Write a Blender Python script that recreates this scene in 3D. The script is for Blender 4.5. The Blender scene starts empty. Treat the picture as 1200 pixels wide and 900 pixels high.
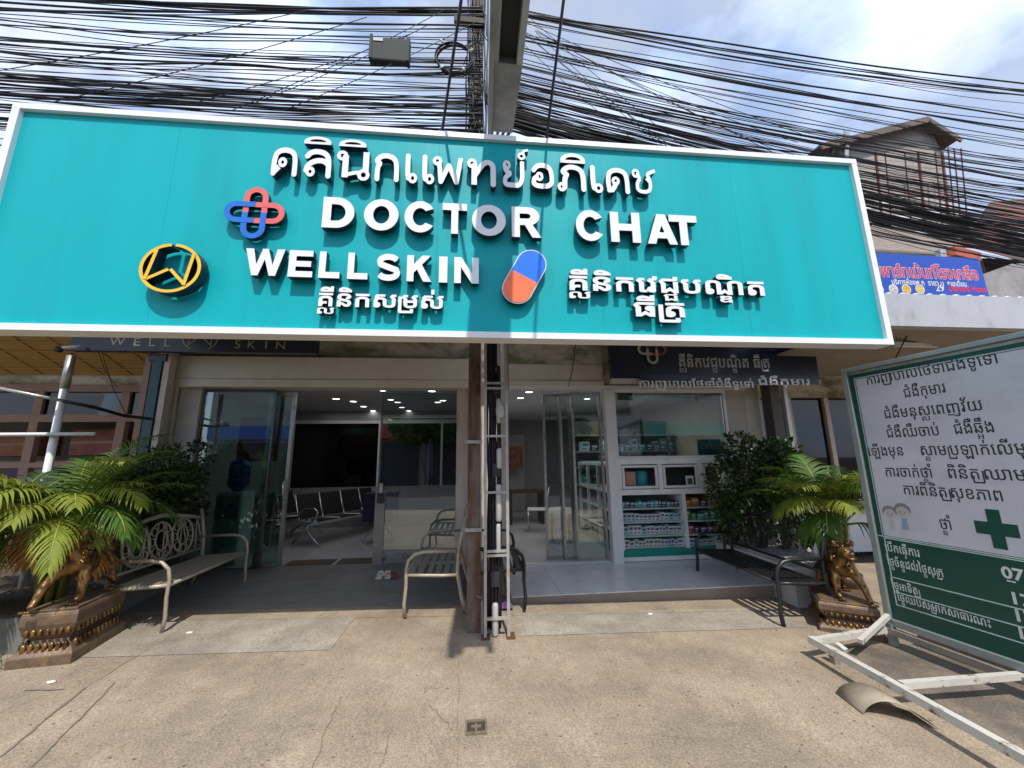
import bpy, bmesh, math, random
import numpy as np
from mathutils import Vector, Matrix, geometry
R = math.radians
random.seed(7)
S = bpy.context.scene
COL = S.collection

# ------------------------------------------------------------ camera
F = 452.0
def _n(v):
    v = np.array(v, float); return v / np.linalg.norm(v)
cU = _n((-31, -2350, F)); cX = _n((4672, 26, F)); cX = _n(cX - cU * cX.dot(cU)); cY = _n(np.cross(cU, cX))
if cY[2] < 0: cY = -cY
H = 1.6
# rows of the camera axes in world coordinates (camera: x right, y down, z forward)
right = Vector((cX[0], cY[0], cU[0])); down = Vector((cX[1], cY[1], cU[1])); fwd = Vector((cX[2], cY[2], cU[2]))
cam = bpy.data.cameras.new('camera'); camo = bpy.data.objects.new('camera', cam); COL.objects.link(camo)
cam.sensor_width = 36; cam.lens = 36 * F / 1200; cam.clip_end = 2000; cam.clip_start = 0.05
m = Matrix((( right.x, -down.x, -fwd.x, 0), (right.y, -down.y, -fwd.y, 0), (right.z, -down.z, -fwd.z, H), (0, 0, 0, 1)))
camo.matrix_world = m
S.camera = camo

# ------------------------------------------------------------ world, sun, exposure
SUN_EL = 56.5; SUN_AZ = 4.5
w = bpy.data.worlds.new('World'); S.world = w; w.use_nodes = True
nt = w.node_tree; nt.nodes.clear()
N = nt.nodes.new; L = nt.links.new
out = N('ShaderNodeOutputWorld'); bg = N('ShaderNodeBackground'); sky = N('ShaderNodeTexSky')
sky.sky_type = 'NISHITA'; sky.sun_disc = False; sky.sun_elevation = R(SUN_EL); sky.sun_rotation = R(180 - SUN_AZ)
sky.air_density = 1.0; sky.dust_density = 1.2; sky.ozone_density = 2.0
tc = N('ShaderNodeTexCoord'); mp = N('ShaderNodeMapping'); mp.inputs['Location'].default_value = (0.35, 0.2, 0.1); mp.inputs['Scale'].default_value = (1.0, 1.0, 1.7)
n1 = N('ShaderNodeTexNoise'); n1.inputs['Scale'].default_value = 2.1; n1.inputs['Detail'].default_value = 9; n1.inputs['Roughness'].default_value = 0.55
cr = N('ShaderNodeValToRGB'); cr.color_ramp.elements[0].position = 0.44; cr.color_ramp.elements[1].position = 0.62
cr.color_ramp.elements[0].color = (0.36, 0.36, 0.36, 1)
n2 = N('ShaderNodeTexNoise'); n2.inputs['Scale'].default_value = 6; n2.inputs['Detail'].default_value = 6
cc = N('ShaderNodeValToRGB'); cc.color_ramp.elements[0].position = .3; cc.color_ramp.elements[1].position = .75
cc.color_ramp.elements[0].color = (5.6, 7.2, 10.6, 1); cc.color_ramp.elements[1].color = (8.6, 8.8, 9.4, 1)
mx = N('ShaderNodeMixRGB')
L(tc.outputs['Generated'], mp.inputs[0]); L(mp.outputs[0], n1.inputs['Vector']); L(mp.outputs[0], n2.inputs['Vector'])
L(n1.outputs['Fac'], cr.inputs[0]); L(n2.outputs['Fac'], cc.inputs[0])
L(cr.outputs[0], mx.inputs[0]); L(sky.outputs[0], mx.inputs[1]); L(cc.outputs[0], mx.inputs[2]); L(mx.outputs[0], bg.inputs[0])
bg.inputs[1].default_value = 0.15
L(bg.outputs[0], out.inputs[0])
sl = bpy.data.lights.new('sun', 'SUN'); sl.energy = 3.85; sl.angle = R(0.5); sl.color = (1, .95, .87)
so = bpy.data.objects.new('sun', sl); COL.objects.link(so); so.rotation_euler = (R(90 - SUN_EL), 0, R(SUN_AZ))   # light comes from -Y, above
S.view_settings.view_transform = 'Standard'; S.view_settings.look = 'None'; S.view_settings.exposure = 0.1; S.view_settings.gamma = 1
S.cycles.max_bounces = 7; S.cycles.transparent_max_bounces = 24; S.cycles.use_denoising = True
S.cycles.caustics_reflective = False; S.cycles.caustics_refractive = False; S.cycles.sample_clamp_indirect = 6

# ------------------------------------------------------------ where a viewing ray meets a plane (real distances come from the caller)
SL = -0.025
def ray(px, py):
    d = np.array([px - 600, py - 450, F]); return np.array([d @ cX, d @ cY, d @ cU])
def AY(px, py, y):
    r = ray(px, py); t = y / r[1]; return Vector((r[0] * t, y, H + r[2] * t))
def AZ(px, py, z):
    r = ray(px, py); t = (z - H) / r[2]; return Vector((r[0] * t, r[1] * t, z))
def gz(x): return SL * max(-9, min(9, x))
def G(px, py, h=0):
    r = ray(px, py); t = (h - H) / (r[2] - SL * r[0]); return Vector((r[0] * t, r[1] * t, H + r[2] * t))

# ------------------------------------------------------------ materials
MATS = {}
def mat(name, col, rough=.6, metal=0, var=.12, scale=6, bump=0, bscale=40, spec=.5, dirt=None, dscale=1.5, stretch=(1, 1, 1), dlo=.5, dhi=.7, coat=0, trans=0):
    if name in MATS: return MATS[name]
    m = bpy.data.materials.new(name); m.use_nodes = True; nt = m.node_tree; b = nt.nodes['Principled BSDF']
    b.inputs['Roughness'].default_value = rough; b.inputs['Metallic'].default_value = metal
    b.inputs['Specular IOR Level'].default_value = spec; b.inputs['Coat Weight'].default_value = coat
    N = nt.nodes.new; L = nt.links.new
    tc = N('ShaderNodeTexCoord'); mp = N('ShaderNodeMapping'); mp.inputs['Scale'].default_value = stretch; L(tc.outputs['Object'], mp.inputs[0])
    n = N('ShaderNodeTexNoise'); n.inputs['Scale'].default_value = scale; n.inputs['Detail'].default_value = 8; n.inputs['Roughness'].default_value = .65
    L(mp.outputs[0], n.inputs['Vector'])
    r = N('ShaderNodeValToRGB'); r.color_ramp.elements[0].position = .3; r.color_ramp.elements[1].position = .7
    r.color_ramp.elements[0].color = tuple(c * (1 - var) for c in col) + (1,); r.color_ramp.elements[1].color = tuple(min(1, c * (1 + var)) for c in col) + (1,)
    L(n.outputs['Fac'], r.inputs[0]); last = r.outputs[0]
    if dirt:
        n3 = N('ShaderNodeTexNoise'); n3.inputs['Scale'].default_value = dscale; n3.inputs['Detail'].default_value = 10; n3.inputs['Roughness'].default_value = .7
        L(mp.outputs[0], n3.inputs['Vector'])
        r3 = N('ShaderNodeValToRGB'); r3.color_ramp.elements[0].position = dlo; r3.color_ramp.elements[1].position = dhi
        L(n3.outputs['Fac'], r3.inputs[0])
        mxx = N('ShaderNodeMixRGB'); L(r3.outputs[0], mxx.inputs[0]); L(last, mxx.inputs[1]); mxx.inputs[2].default_value = tuple(dirt) + (1,); last = mxx.outputs[0]
    L(last, b.inputs['Base Color'])
    if bump:
        n2 = N('ShaderNodeTexNoise'); n2.inputs['Scale'].default_value = bscale; n2.inputs['Detail'].default_value = 6
        L(mp.outputs[0], n2.inputs['Vector']); bp = N('ShaderNodeBump'); bp.inputs['Strength'].default_value = bump; bp.inputs['Distance'].default_value = .01
        L(n2.outputs['Fac'], bp.inputs['Height']); L(bp.outputs[0], b.inputs['Normal'])
    if trans:
        tl = N('ShaderNodeBsdfTranslucent'); L(last, tl.inputs[0]); ms = N('ShaderNodeMixShader'); ms.inputs[0].default_value = trans
        o = nt.nodes['Material Output']; L(b.outputs[0], ms.inputs[1]); L(tl.outputs[0], ms.inputs[2]); L(ms.outputs[0], o.inputs[0])
    MATS[name] = m; return m
def glass(name, tint=(.8, .86, .84), refl=.07):
    if name in MATS: return MATS[name]
    m = bpy.data.materials.new(name); m.use_nodes = True; nt = m.node_tree; nt.nodes.clear(); N = nt.nodes.new; L = nt.links.new
    o = N('ShaderNodeOutputMaterial'); t = N('ShaderNodeBsdfTransparent'); t.inputs[0].default_value = tint + (1,)
    g = N('ShaderNodeBsdfGlossy'); g.inputs['Roughness'].default_value = .015; g.inputs[0].default_value = (.95, .97, 1, 1)
    f = N('ShaderNodeFresnel'); f.inputs[0].default_value = 1.5
    ma = N('ShaderNodeMath'); ma.operation = 'ADD'; ma.inputs[1].default_value = refl; ma.use_clamp = True
    mx = N('ShaderNodeMixShader'); L(f.outputs[0], ma.inputs[0]); L(ma.outputs[0], mx.inputs[0]); L(t.outputs[0], mx.inputs[1]); L(g.outputs[0], mx.inputs[2]); L(mx.outputs[0], o.inputs[0])
    MATS[name] = m; return m
def emis(name, col, s):
    if name in MATS: return MATS[name]
    m = bpy.data.materials.new(name); m.use_nodes = True; b = m.node_tree.nodes['Principled BSDF']
    b.inputs['Base Color'].default_value = (.8, .8, .8, 1); b.inputs['Emission Color'].default_value = tuple(col) + (1,); b.inputs['Emission Strength'].default_value = s
    MATS[name] = m; return m

white = mat('white paint', (.78, .78, .78), .45, var=.04, bump=.05)
alu = mat('white aluminium', (.74, .75, .76), .35, 0, .05)
chrome = mat('chrome', (.62, .63, .65), .22, 1, .05)
galv = mat('galvanised steel', (.42, .42, .40), .42, .7, .25, 9, dirt=(.25, .15, .08), dscale=5, dlo=.58, dhi=.7)
black = mat('black paint', (.018, .018, .02), .38, 0, .2)
rubber = mat('black cable sheath', (.015, .015, .017), .6, 0, .2)
teal = mat('teal composite panel', (.002, .395, .435), .45, 0, .05, 1.3, spec=.22, bump=.6, bscale=1.6, dirt=(.004, .33, .365), dscale=1.1, dlo=.5, dhi=.8, stretch=(2.2, 1, .25))
letw = mat('white acrylic letter face', (.80, .80, .82), .3, 0, .03)
letk = mat('dark letter return', (.012, .016, .03), .3, 0, .1)
navy = mat('navy sign face', (.012, .016, .035), .3, 0, .15)
beige = mat('beige painted wall', (.62, .57, .48), .75, 0, .08, 4, bump=.15, bscale=60, dirt=(.36, .32, .25), dscale=1.4, dlo=.6, dhi=.78)
beiged = mat('stained beige plaster', (.58, .53, .43), .8, 0, .12, 5, bump=.2, bscale=50, dirt=(.17, .17, .08), dscale=1.1, dlo=.46, dhi=.62, stretch=(1, 1, 2))
pink = mat('pinkish beige jamb', (.62, .54, .48), .6, 0, .08, 4, dirt=(.2, .16, .12), dscale=3, dlo=.58, dhi=.72, stretch=(3, 3, .5))
shut = mat('beige shutter box metal', (.68, .63, .53), .5, 0, .06, 5, dirt=(.45, .40, .31), dscale=2, dlo=.6, dhi=.8)
glz = glass('clear shop glass', (.74, .80, .79), .10)
glg = glass('greenish shop glass', (.62, .78, .74), .09)
glk = glass('dark window glass', (.30, .33, .33), .0)

# ------------------------------------------------------------ mesh helper
class MB:
    def __init__(s): s.v = []; s.f = []; s.m = []; s.sm = []
    def add(s, vs, fs, mi=0, sm=False):
        b = len(s.v); s.v += [tuple(v) for v in vs]
        for f in fs: s.f.append(tuple(i + b for i in f)); s.m.append(mi); s.sm.append(sm)
        return s
    def box(s, a, b, mi=0):
        x0, y0, z0 = [min(p, q) for p, q in zip(a, b)]; x1, y1, z1 = [max(p, q) for p, q in zip(a, b)]
        return s.add([(x0, y0, z0), (x1, y0, z0), (x1, y1, z0), (x0, y1, z0), (x0, y0, z1), (x1, y0, z1), (x1, y1, z1), (x0, y1, z1)],
                     [(0, 3, 2, 1), (4, 5, 6, 7), (0, 1, 5, 4), (1, 2, 6, 5), (2, 3, 7, 6), (3, 0, 4, 7)], mi)
    def bar(s, p, q, w, h=None, up=(0, 0, 1), mi=0, w2=None, h2=None):
        h = w if h is None else h; w2 = w if w2 is None else w2; h2 = h if h2 is None else h2
        p = Vector(p); q = Vector(q); d = (q - p).normalized(); up = Vector(up)
        if abs(d.dot(up)) > .98: up = Vector((0, 1, 0))
        sd = d.cross(up).normalized(); u = sd.cross(d).normalized()
        vs = []
        for c, ww, hh in ((p, w, h), (q, w2, h2)):
            for a, b in ((-1, -1), (1, -1), (1, 1), (-1, 1)): vs.append(c + sd * a * ww / 2 + u * b * hh / 2)
        return s.add(vs, [(0, 1, 2, 3), (7, 6, 5, 4), (0, 4, 5, 1), (1, 5, 6, 2), (2, 6, 7, 3), (3, 7, 4, 0)], mi)
    def tube(s, path, r, n=8, mi=0, cap=True, flat=1.0):
        P = [Vector(p) for p in path]; k = len(P); vs = []; fs = []
        rr = r if isinstance(r, (list, tuple)) else [r] * k
        t0 = (P[1] - P[0]).normalized(); nrm = t0.orthogonal().normalized() if abs(t0.z) > .9 else t0.cross(Vector((0, 0, 1))).normalized()
        for i, p in enumerate(P):
            t = (P[min(i + 1, k - 1)] - P[max(i - 1, 0)]).normalized()
            nrm = (nrm - t * nrm.dot(t)).normalized(); bn = t.cross(nrm)
            for j in range(n):
                a = 2 * math.pi * j / n; vs.append(p + (nrm * math.cos(a) + bn * math.sin(a) * flat) * rr[i])
        for i in range(k - 1):
            for j in range(n): fs.append((i * n + j, i * n + (j + 1) % n, (i + 1) * n + (j + 1) % n, (i + 1) * n + j))
        if cap: fs += [tuple(range(n))[::-1], tuple(range((k - 1) * n, k * n))]
        return s.add(vs, fs, mi, True)
    def cyl(s, p, q, r, n=14, mi=0, r2=None): return s.tube([p, q], [r, r if r2 is None else r2], n, mi)
    def lathe(s, c, prof, n=20, mi=0):
        vs = []; fs = []
        for r, z in prof:
            for j in range(n):
                a = 2 * math.pi * j / n; vs.append((c[0] + r * math.cos(a), c[1] + r * math.sin(a), c[2] + z))
        for i in range(len(prof) - 1):
            for j in range(n): fs.append((i * n + j, i * n + (j + 1) % n, (i + 1) * n + (j + 1) % n, (i + 1) * n + j))
        fs += [tuple(range(n))[::-1], tuple(range((len(prof) - 1) * n, len(prof) * n))]
        return s.add(vs, fs, mi, True)
    def ball(s, c, r, n=8, mi=0, sc=(1, 1, 1)):
        c = Vector(c); vs = [c + Vector((0, 0, -r * sc[2]))]; fs = []
        k = n // 2
        for i in range(1, k):
            ph = -math.pi / 2 + math.pi * i / k
            for j in range(n):
                a = 2 * math.pi * j / n; vs.append(c + Vector((r * sc[0] * math.cos(ph) * math.cos(a), r * sc[1] * math.cos(ph) * math.sin(a), r * sc[2] * math.sin(ph))))
        vs.append(c + Vector((0, 0, r * sc[2]))); e = len(vs) - 1
        for j in range(n): fs.append((0, 1 + (j + 1) % n, 1 + j)); fs.append((e, 1 + (k - 2) * n + j, 1 + (k - 2) * n + (j + 1) % n))
        for i in range(k - 2):
            for j in range(n): a = 1 + i * n; fs.append((a + j, a + (j + 1) % n, a + n + (j + 1) % n, a + n + j))
        return s.add(vs, fs, mi, True)
    def mesh(s, name, mats):
        me = bpy.data.meshes.new(name); me.from_pydata(s.v, [], s.f)
        for m in (mats if isinstance(mats, (list, tuple)) else [mats]): me.materials.append(m)
        me.polygons.foreach_set('material_index', s.m); me.polygons.foreach_set('use_smooth', s.sm); me.update(); return me
    def build(s, name, mats, parent=None, bevel=0):
        o = bpy.data.objects.new(name, s.mesh(name, mats)); COL.objects.link(o)
        if parent: o.parent = parent
        if bevel:
            b = o.modifiers.new('bevel', 'BEVEL'); b.width = bevel; b.segments = 2; b.limit_method = 'ANGLE'
        return o
def tag(o, label=None, cat=None, group=None, kind=None):
    if label: o['label'] = label
    if cat: o['category'] = cat
    if group: o['group'] = group
    if kind: o['kind'] = kind
    return o
def thing(name, label, cat, loc=(0, 0, 0), rz=0, group=None):
    o = bpy.data.objects.new(name, None); COL.objects.link(o); o.location = loc; o.rotation_euler = (0, 0, rz); o.empty_display_size = .1
    return tag(o, label, cat, group)
def struct(name, mb, m, parent=None):
    o = mb.build(name, m, parent)
    if not parent: o['kind'] = 'structure'
    return o
def dup(root, loc, rz=None, label=None, group=None):
    r = root.copy(); COL.objects.link(r); r.location = loc
    if rz is not None: r.rotation_euler = (0, 0, rz)
    if label: r['label'] = label
    if group: r['group'] = group
    for ch in list(root.children):
        c = ch.copy(); COL.objects.link(c); c.parent = r
        for g in list(ch.children):
            d = g.copy(); COL.objects.link(d); d.parent = c
    return r
def B(a, b): return MB().box(a, b)

# ------------------------------------------------------------ writing: outlines -> one clean sheet or raised letter
KH = 'កខគឃងចឆជឈញដឋឌឍណតថទធនបផពភមយរលវសហឡអិីឹឺុូួំ់ះាេែៃ័៌'
TH = 'กขคงจชซญดตทธนบปผพภมยรลวศสหอฟใไโเแาิีึืุู่้์ะำ็'
LA = 'ABCDEFGHIJKLMNOPQRSTUVWXYZabcdefghijklmnopqrstuvwxyz0123456789.,:-+&*'
GL = {}; ADV = {}
def load_glyphs(chars):
    obs = []
    for ch in chars:
        base = 'ก' if ch in TH else ('ក' if ch in KH else 'H')
        for s in (ch, ch + base):
            c = bpy.data.curves.new('g', 'FONT'); c.body = s; c.resolution_u = 4
            o = bpy.data.objects.new('g', c); COL.objects.link(o); obs.append((ch, s, o))
    ref = {}
    for b in 'กកH':
        c = bpy.data.curves.new('g', 'FONT'); c.body = b; o = bpy.data.objects.new('g', c); COL.objects.link(o); obs.append((None, b, o))
    bpy.context.view_layer.update(); dg = bpy.context.evaluated_depsgraph_get()
    def contours(o):
        e = o.evaluated_get(dg); cu = e.to_curve(dg); res = []
        for sp in cu.splines:
            pts = []; bp = sp.bezier_points; k = len(bp)
            if k:
                for i in range(k):
                    a, b = bp[i], bp[(i + 1) % k]
                    if a.handle_right_type == 'VECTOR' and b.handle_left_type == 'VECTOR': pts.append((a.co.x, a.co.y)); continue
                    straight = abs((b.co - a.co).cross(a.handle_right - a.co).z) < 1e-6 and abs((b.co - a.co).cross(b.handle_left - a.co).z) < 1e-6
                    n = 1 if straight else 4
                    for t in range(n):
                        u = t / n; q = a.co * (1 - u) ** 3 + a.handle_right * 3 * u * (1 - u) ** 2 + b.handle_left * 3 * u * u * (1 - u) + b.co * u ** 3; pts.append((q.x, q.y))
            else: pts = [(p.co.x, p.co.y) for p in sp.points]
            cl = []
            for p in pts:
                if not cl or (abs(p[0] - cl[-1][0]) + abs(p[1] - cl[-1][1])) > 1e-4: cl.append(p)
            if len(cl) > 2: res.append(np.array(cl))
        e.to_curve_clear(); return res
    tmp = {}
    for ch, s, o in obs:
        tmp[(ch, s)] = contours(o)
    mxr = lambda cs: max([c[:, 0].max() for c in cs] or [0])
    for ch, s, o in obs:
        if ch is None: ref[s] = mxr(tmp[(ch, s)])
    for ch, s, o in obs:
        if ch is None: continue
        if s == ch: GL[ch] = tmp[(ch, s)]
        else: ADV[ch] = mxr(tmp[(ch, s)]) - ref[s[-1]]
    for ch, s, o in obs:
        c = o.data; bpy.data.objects.remove(o); bpy.data.curves.remove(c)
load_glyphs(dict.fromkeys(KH + TH + LA))
ADV[' '] = .3; GL[' '] = []
def ribbon(pts, w, closed=False):
    """a pen stroke as a set of small outlines all wound the same way (their union is the stroke)"""
    P = [np.array(p, float) for p in pts]; res = []
    if closed: P = P + [P[0]]
    for i in range(len(P) - 1):
        a, b = P[i], P[i + 1]; d = b - a; l = np.hypot(*d)
        if l < 1e-6: continue
        d /= l; nn = np.array([-d[1], d[0]]) * w / 2
        res.append(np.array([a - nn, b - nn, b + nn, a + nn]))
        if closed or i < len(P) - 2:
            ang = [2 * math.pi * k / 10 for k in range(10)]
            res.append(np.array([(b[0] + math.cos(t) * w / 2, b[1] + math.sin(t) * w / 2) for t in ang]))
    return res
def arc(cx, cy, rx, ry, a0, a1, n=10): return [(cx + rx * math.cos(R(a0 + (a1 - a0) * i / n)), cy + ry * math.sin(R(a0 + (a1 - a0) * i / n))) for i in range(n + 1)]
def fatten(cs, d):
    if not d: return cs
    area = sum(.5 * float(np.sum(c[:, 0] * np.roll(c[:, 1], -1) - np.roll(c[:, 0], -1) * c[:, 1])) for c in cs); sg = 1 if area > 0 else -1
    res = []
    for c in cs:
        e = np.roll(c, -1, 0) - c; e /= np.maximum(np.hypot(e[:, 0], e[:, 1]), 1e-9)[:, None]; nn = np.stack([e[:, 1], -e[:, 0]], 1) * sg
        pn = np.roll(nn, 1, 0); s = nn + pn; l = np.maximum(np.sum(s * s, 1), .8)[:, None]; res.append(c + s / l * 2 * d)
    return res
def fill(cs):
    """triangulate the union of outlines by winding number; returns verts, tris, border edges"""
    if not cs: return [], [], []
    vs = []; es = []
    for c in cs:
        b = len(vs); k = len(c); vs += [Vector((float(p[0]), float(p[1]))) for p in c]; es += [(b + i, b + (i + 1) % k) for i in range(k)]
    V, E, T, *_ = geometry.delaunay_2d_cdt(vs, es, [], 0, 1e-5)
    V = [(v.x, v.y) for v in V]
    cen = np.array([[sum(V[i][0] for i in t) / 3, sum(V[i][1] for i in t) / 3] for t in T]) if T else np.zeros((0, 2))
    wn = np.zeros(len(cen))
    for c in cs:
        a = c; b = np.roll(c, -1, 0)
        for (x0, y0), (x1, y1) in zip(a, b):
            isl = (x1 - x0) * (cen[:, 1] - y0) - (cen[:, 0] - x0) * (y1 - y0)
            wn += ((y0 <= cen[:, 1]) & (y1 > cen[:, 1]) & (isl > 0)).astype(int); wn -= ((y0 > cen[:, 1]) & (y1 <= cen[:, 1]) & (isl < 0)).astype(int)
    tris = []
    for t, k in zip(T, wn):
        if k != 0 and len(t) == 3:
            a, b, c = [V[i] for i in t]
            ar = (b[0] - a[0]) * (c[1] - a[1]) - (c[0] - a[0]) * (b[1] - a[1])
            tris.append(tuple(t) if ar > 0 else tuple(t)[::-1])
    cnt = {}
    for t in tris:
        for i in range(3):
            e = (t[i], t[(i + 1) % 3]); cnt[e] = 1
    border = [e for e in cnt if (e[1], e[0]) not in cnt]
    return V, tris, border
FC = {}
def place_fill(mb, key, cs, fr, x, y, sx, sy, depth=0, mf=0, ms=1, off=0):
    """fr = (origin, right, up, normal). Flat sheet when depth is 0, raised letter otherwise."""
    if key not in FC: FC[key] = fill(cs)
    V, T, Bd = FC[key]
    if not T: return
    o, u, v, n = fr
    pts = [o + u * (x + p[0] * sx) + v * (y + p[1] * sy) + n * (off + depth) for p in V]
    mb.add(pts, T, mf)
    if depth:
        bk = [o + u * (x + p[0] * sx) + v * (y + p[1] * sy) + n * off for p in V]; k = len(V)
        mb.add(pts + bk, [(a, k + a, k + b, b) for a, b in Bd], ms)
def layout(s):
    """place letters of a line; stacks Khmer sub-letters and vowel signs round their base"""
    it = []; x = 0; i = 0; n = len(s)
    sub_ro = ribbon([(0, .5), (0, -.2), (.42, -.2), (.42, -.08)], .075); sub_yo = ribbon([(-.45, 0), (-.45, -.2), (.1, -.2), (.1, .5)], .075)
    while i < n:
        ch = s[i]
        if ch not in KH or ch in 'ិីឹឺុូួំ់ះាេែៃ័៌':
            it.append((ch, GL.get(ch, []), x, 0, 1, 1)); x += ADV.get(ch, .3); i += 1; continue
        j = i + 1; subs = []; vo = []
        while j < n:
            if s[j] == '្' and j + 1 < n: subs.append(s[j + 1]); j += 2
            elif s[j] in 'ិីឹឺុូួំ់ះាេែៃ័៌ើឿោៅ': vo.append(s[j]); j += 1
            else: break
        post = []
        for v in vo:
            if v in 'េែៃ': it.append((v, GL[v], x, 0, 1, 1)); x += ADV[v]
            elif v in 'ើឿោៅ':
                it.append(('េ', GL['េ'], x, 0, 1, 1)); x += ADV['េ']; post += {'ើ': ['ី'], 'ឿ': ['ឺ', 'ា'], 'ោ': ['ា'], 'ៅ': ['ា', '់']}[v]
            else: post.append(v)
        if 'រ' in subs: it.append(('_ro', sub_ro, x + .08, 0, 1, 1)); x += .13
        a = ADV[ch]; it.append((ch, GL[ch], x, 0, 1, 1)); xb = x; x += a
        for q in subs:
            if q == 'រ': continue
            if q == 'យ': it.append(('_yo', sub_yo, x + .03, 0, 1, 1)); x += .1
            else:
                aq = ADV[q]; it.append((q, GL[q], xb + a / 2 - aq * .36 + .02, -.36, .72, .46))
        for v in post:
            dx = -(a - .635) / 2 if v in 'ិីឹឺុូួំ់័៌' else 0
            dy = -.32 if (v in 'ុូួ' and subs and subs != ['រ']) else 0
            if v == 'ំ' and 'ា' in post: dx += .1
            it.append((v, GL[v], x + dx, dy, 1, 1)); x += ADV[v]
        i = j
    return it, x
def write(name, s, fr, x0, x1, y, hs, parent, m, fat=0, off=.002, depth=0, pieces=False, ms=None, part='letter'):
    """write s between x0 and x1 of the frame with base line y and letter scale hs"""
    it, wd = layout(s); sx = (x1 - x0) / wd; mbx = MB(); res = []
    for key, cs, dx, dy, a, b in it:
        if not len(cs): continue
        if depth and pieces:
            mbp = MB(); place_fill(mbp, (key, fat), fatten(cs, fat), fr, x0 + dx * sx, y + dy * hs, a * sx, b * hs, depth, 0, 1, off)
            if mbp.f: res.append(mbp.build(part, [m, ms], parent))
        else: place_fill(mbx, (key, fat), fatten(cs, fat), fr, x0 + dx * sx, y + dy * hs, a * sx, b * hs, depth, 0, 1, off)
    if mbx.f: res.append(mbx.build(name, [m, ms or m], parent))
    return res
XN = Vector((1, 0, 0)); YN = Vector((0, 1, 0)); ZN = Vector((0, 0, 1))
def frameY(y): return (Vector((0, y, 0)), XN, ZN, -YN)

exec_after = []
WORLD = []
def wt(name, label, cat, loc=(0, 0, 0), group=None):
    o = thing(name, label, cat, loc, 0, group); WORLD.append(o); return o

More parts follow.
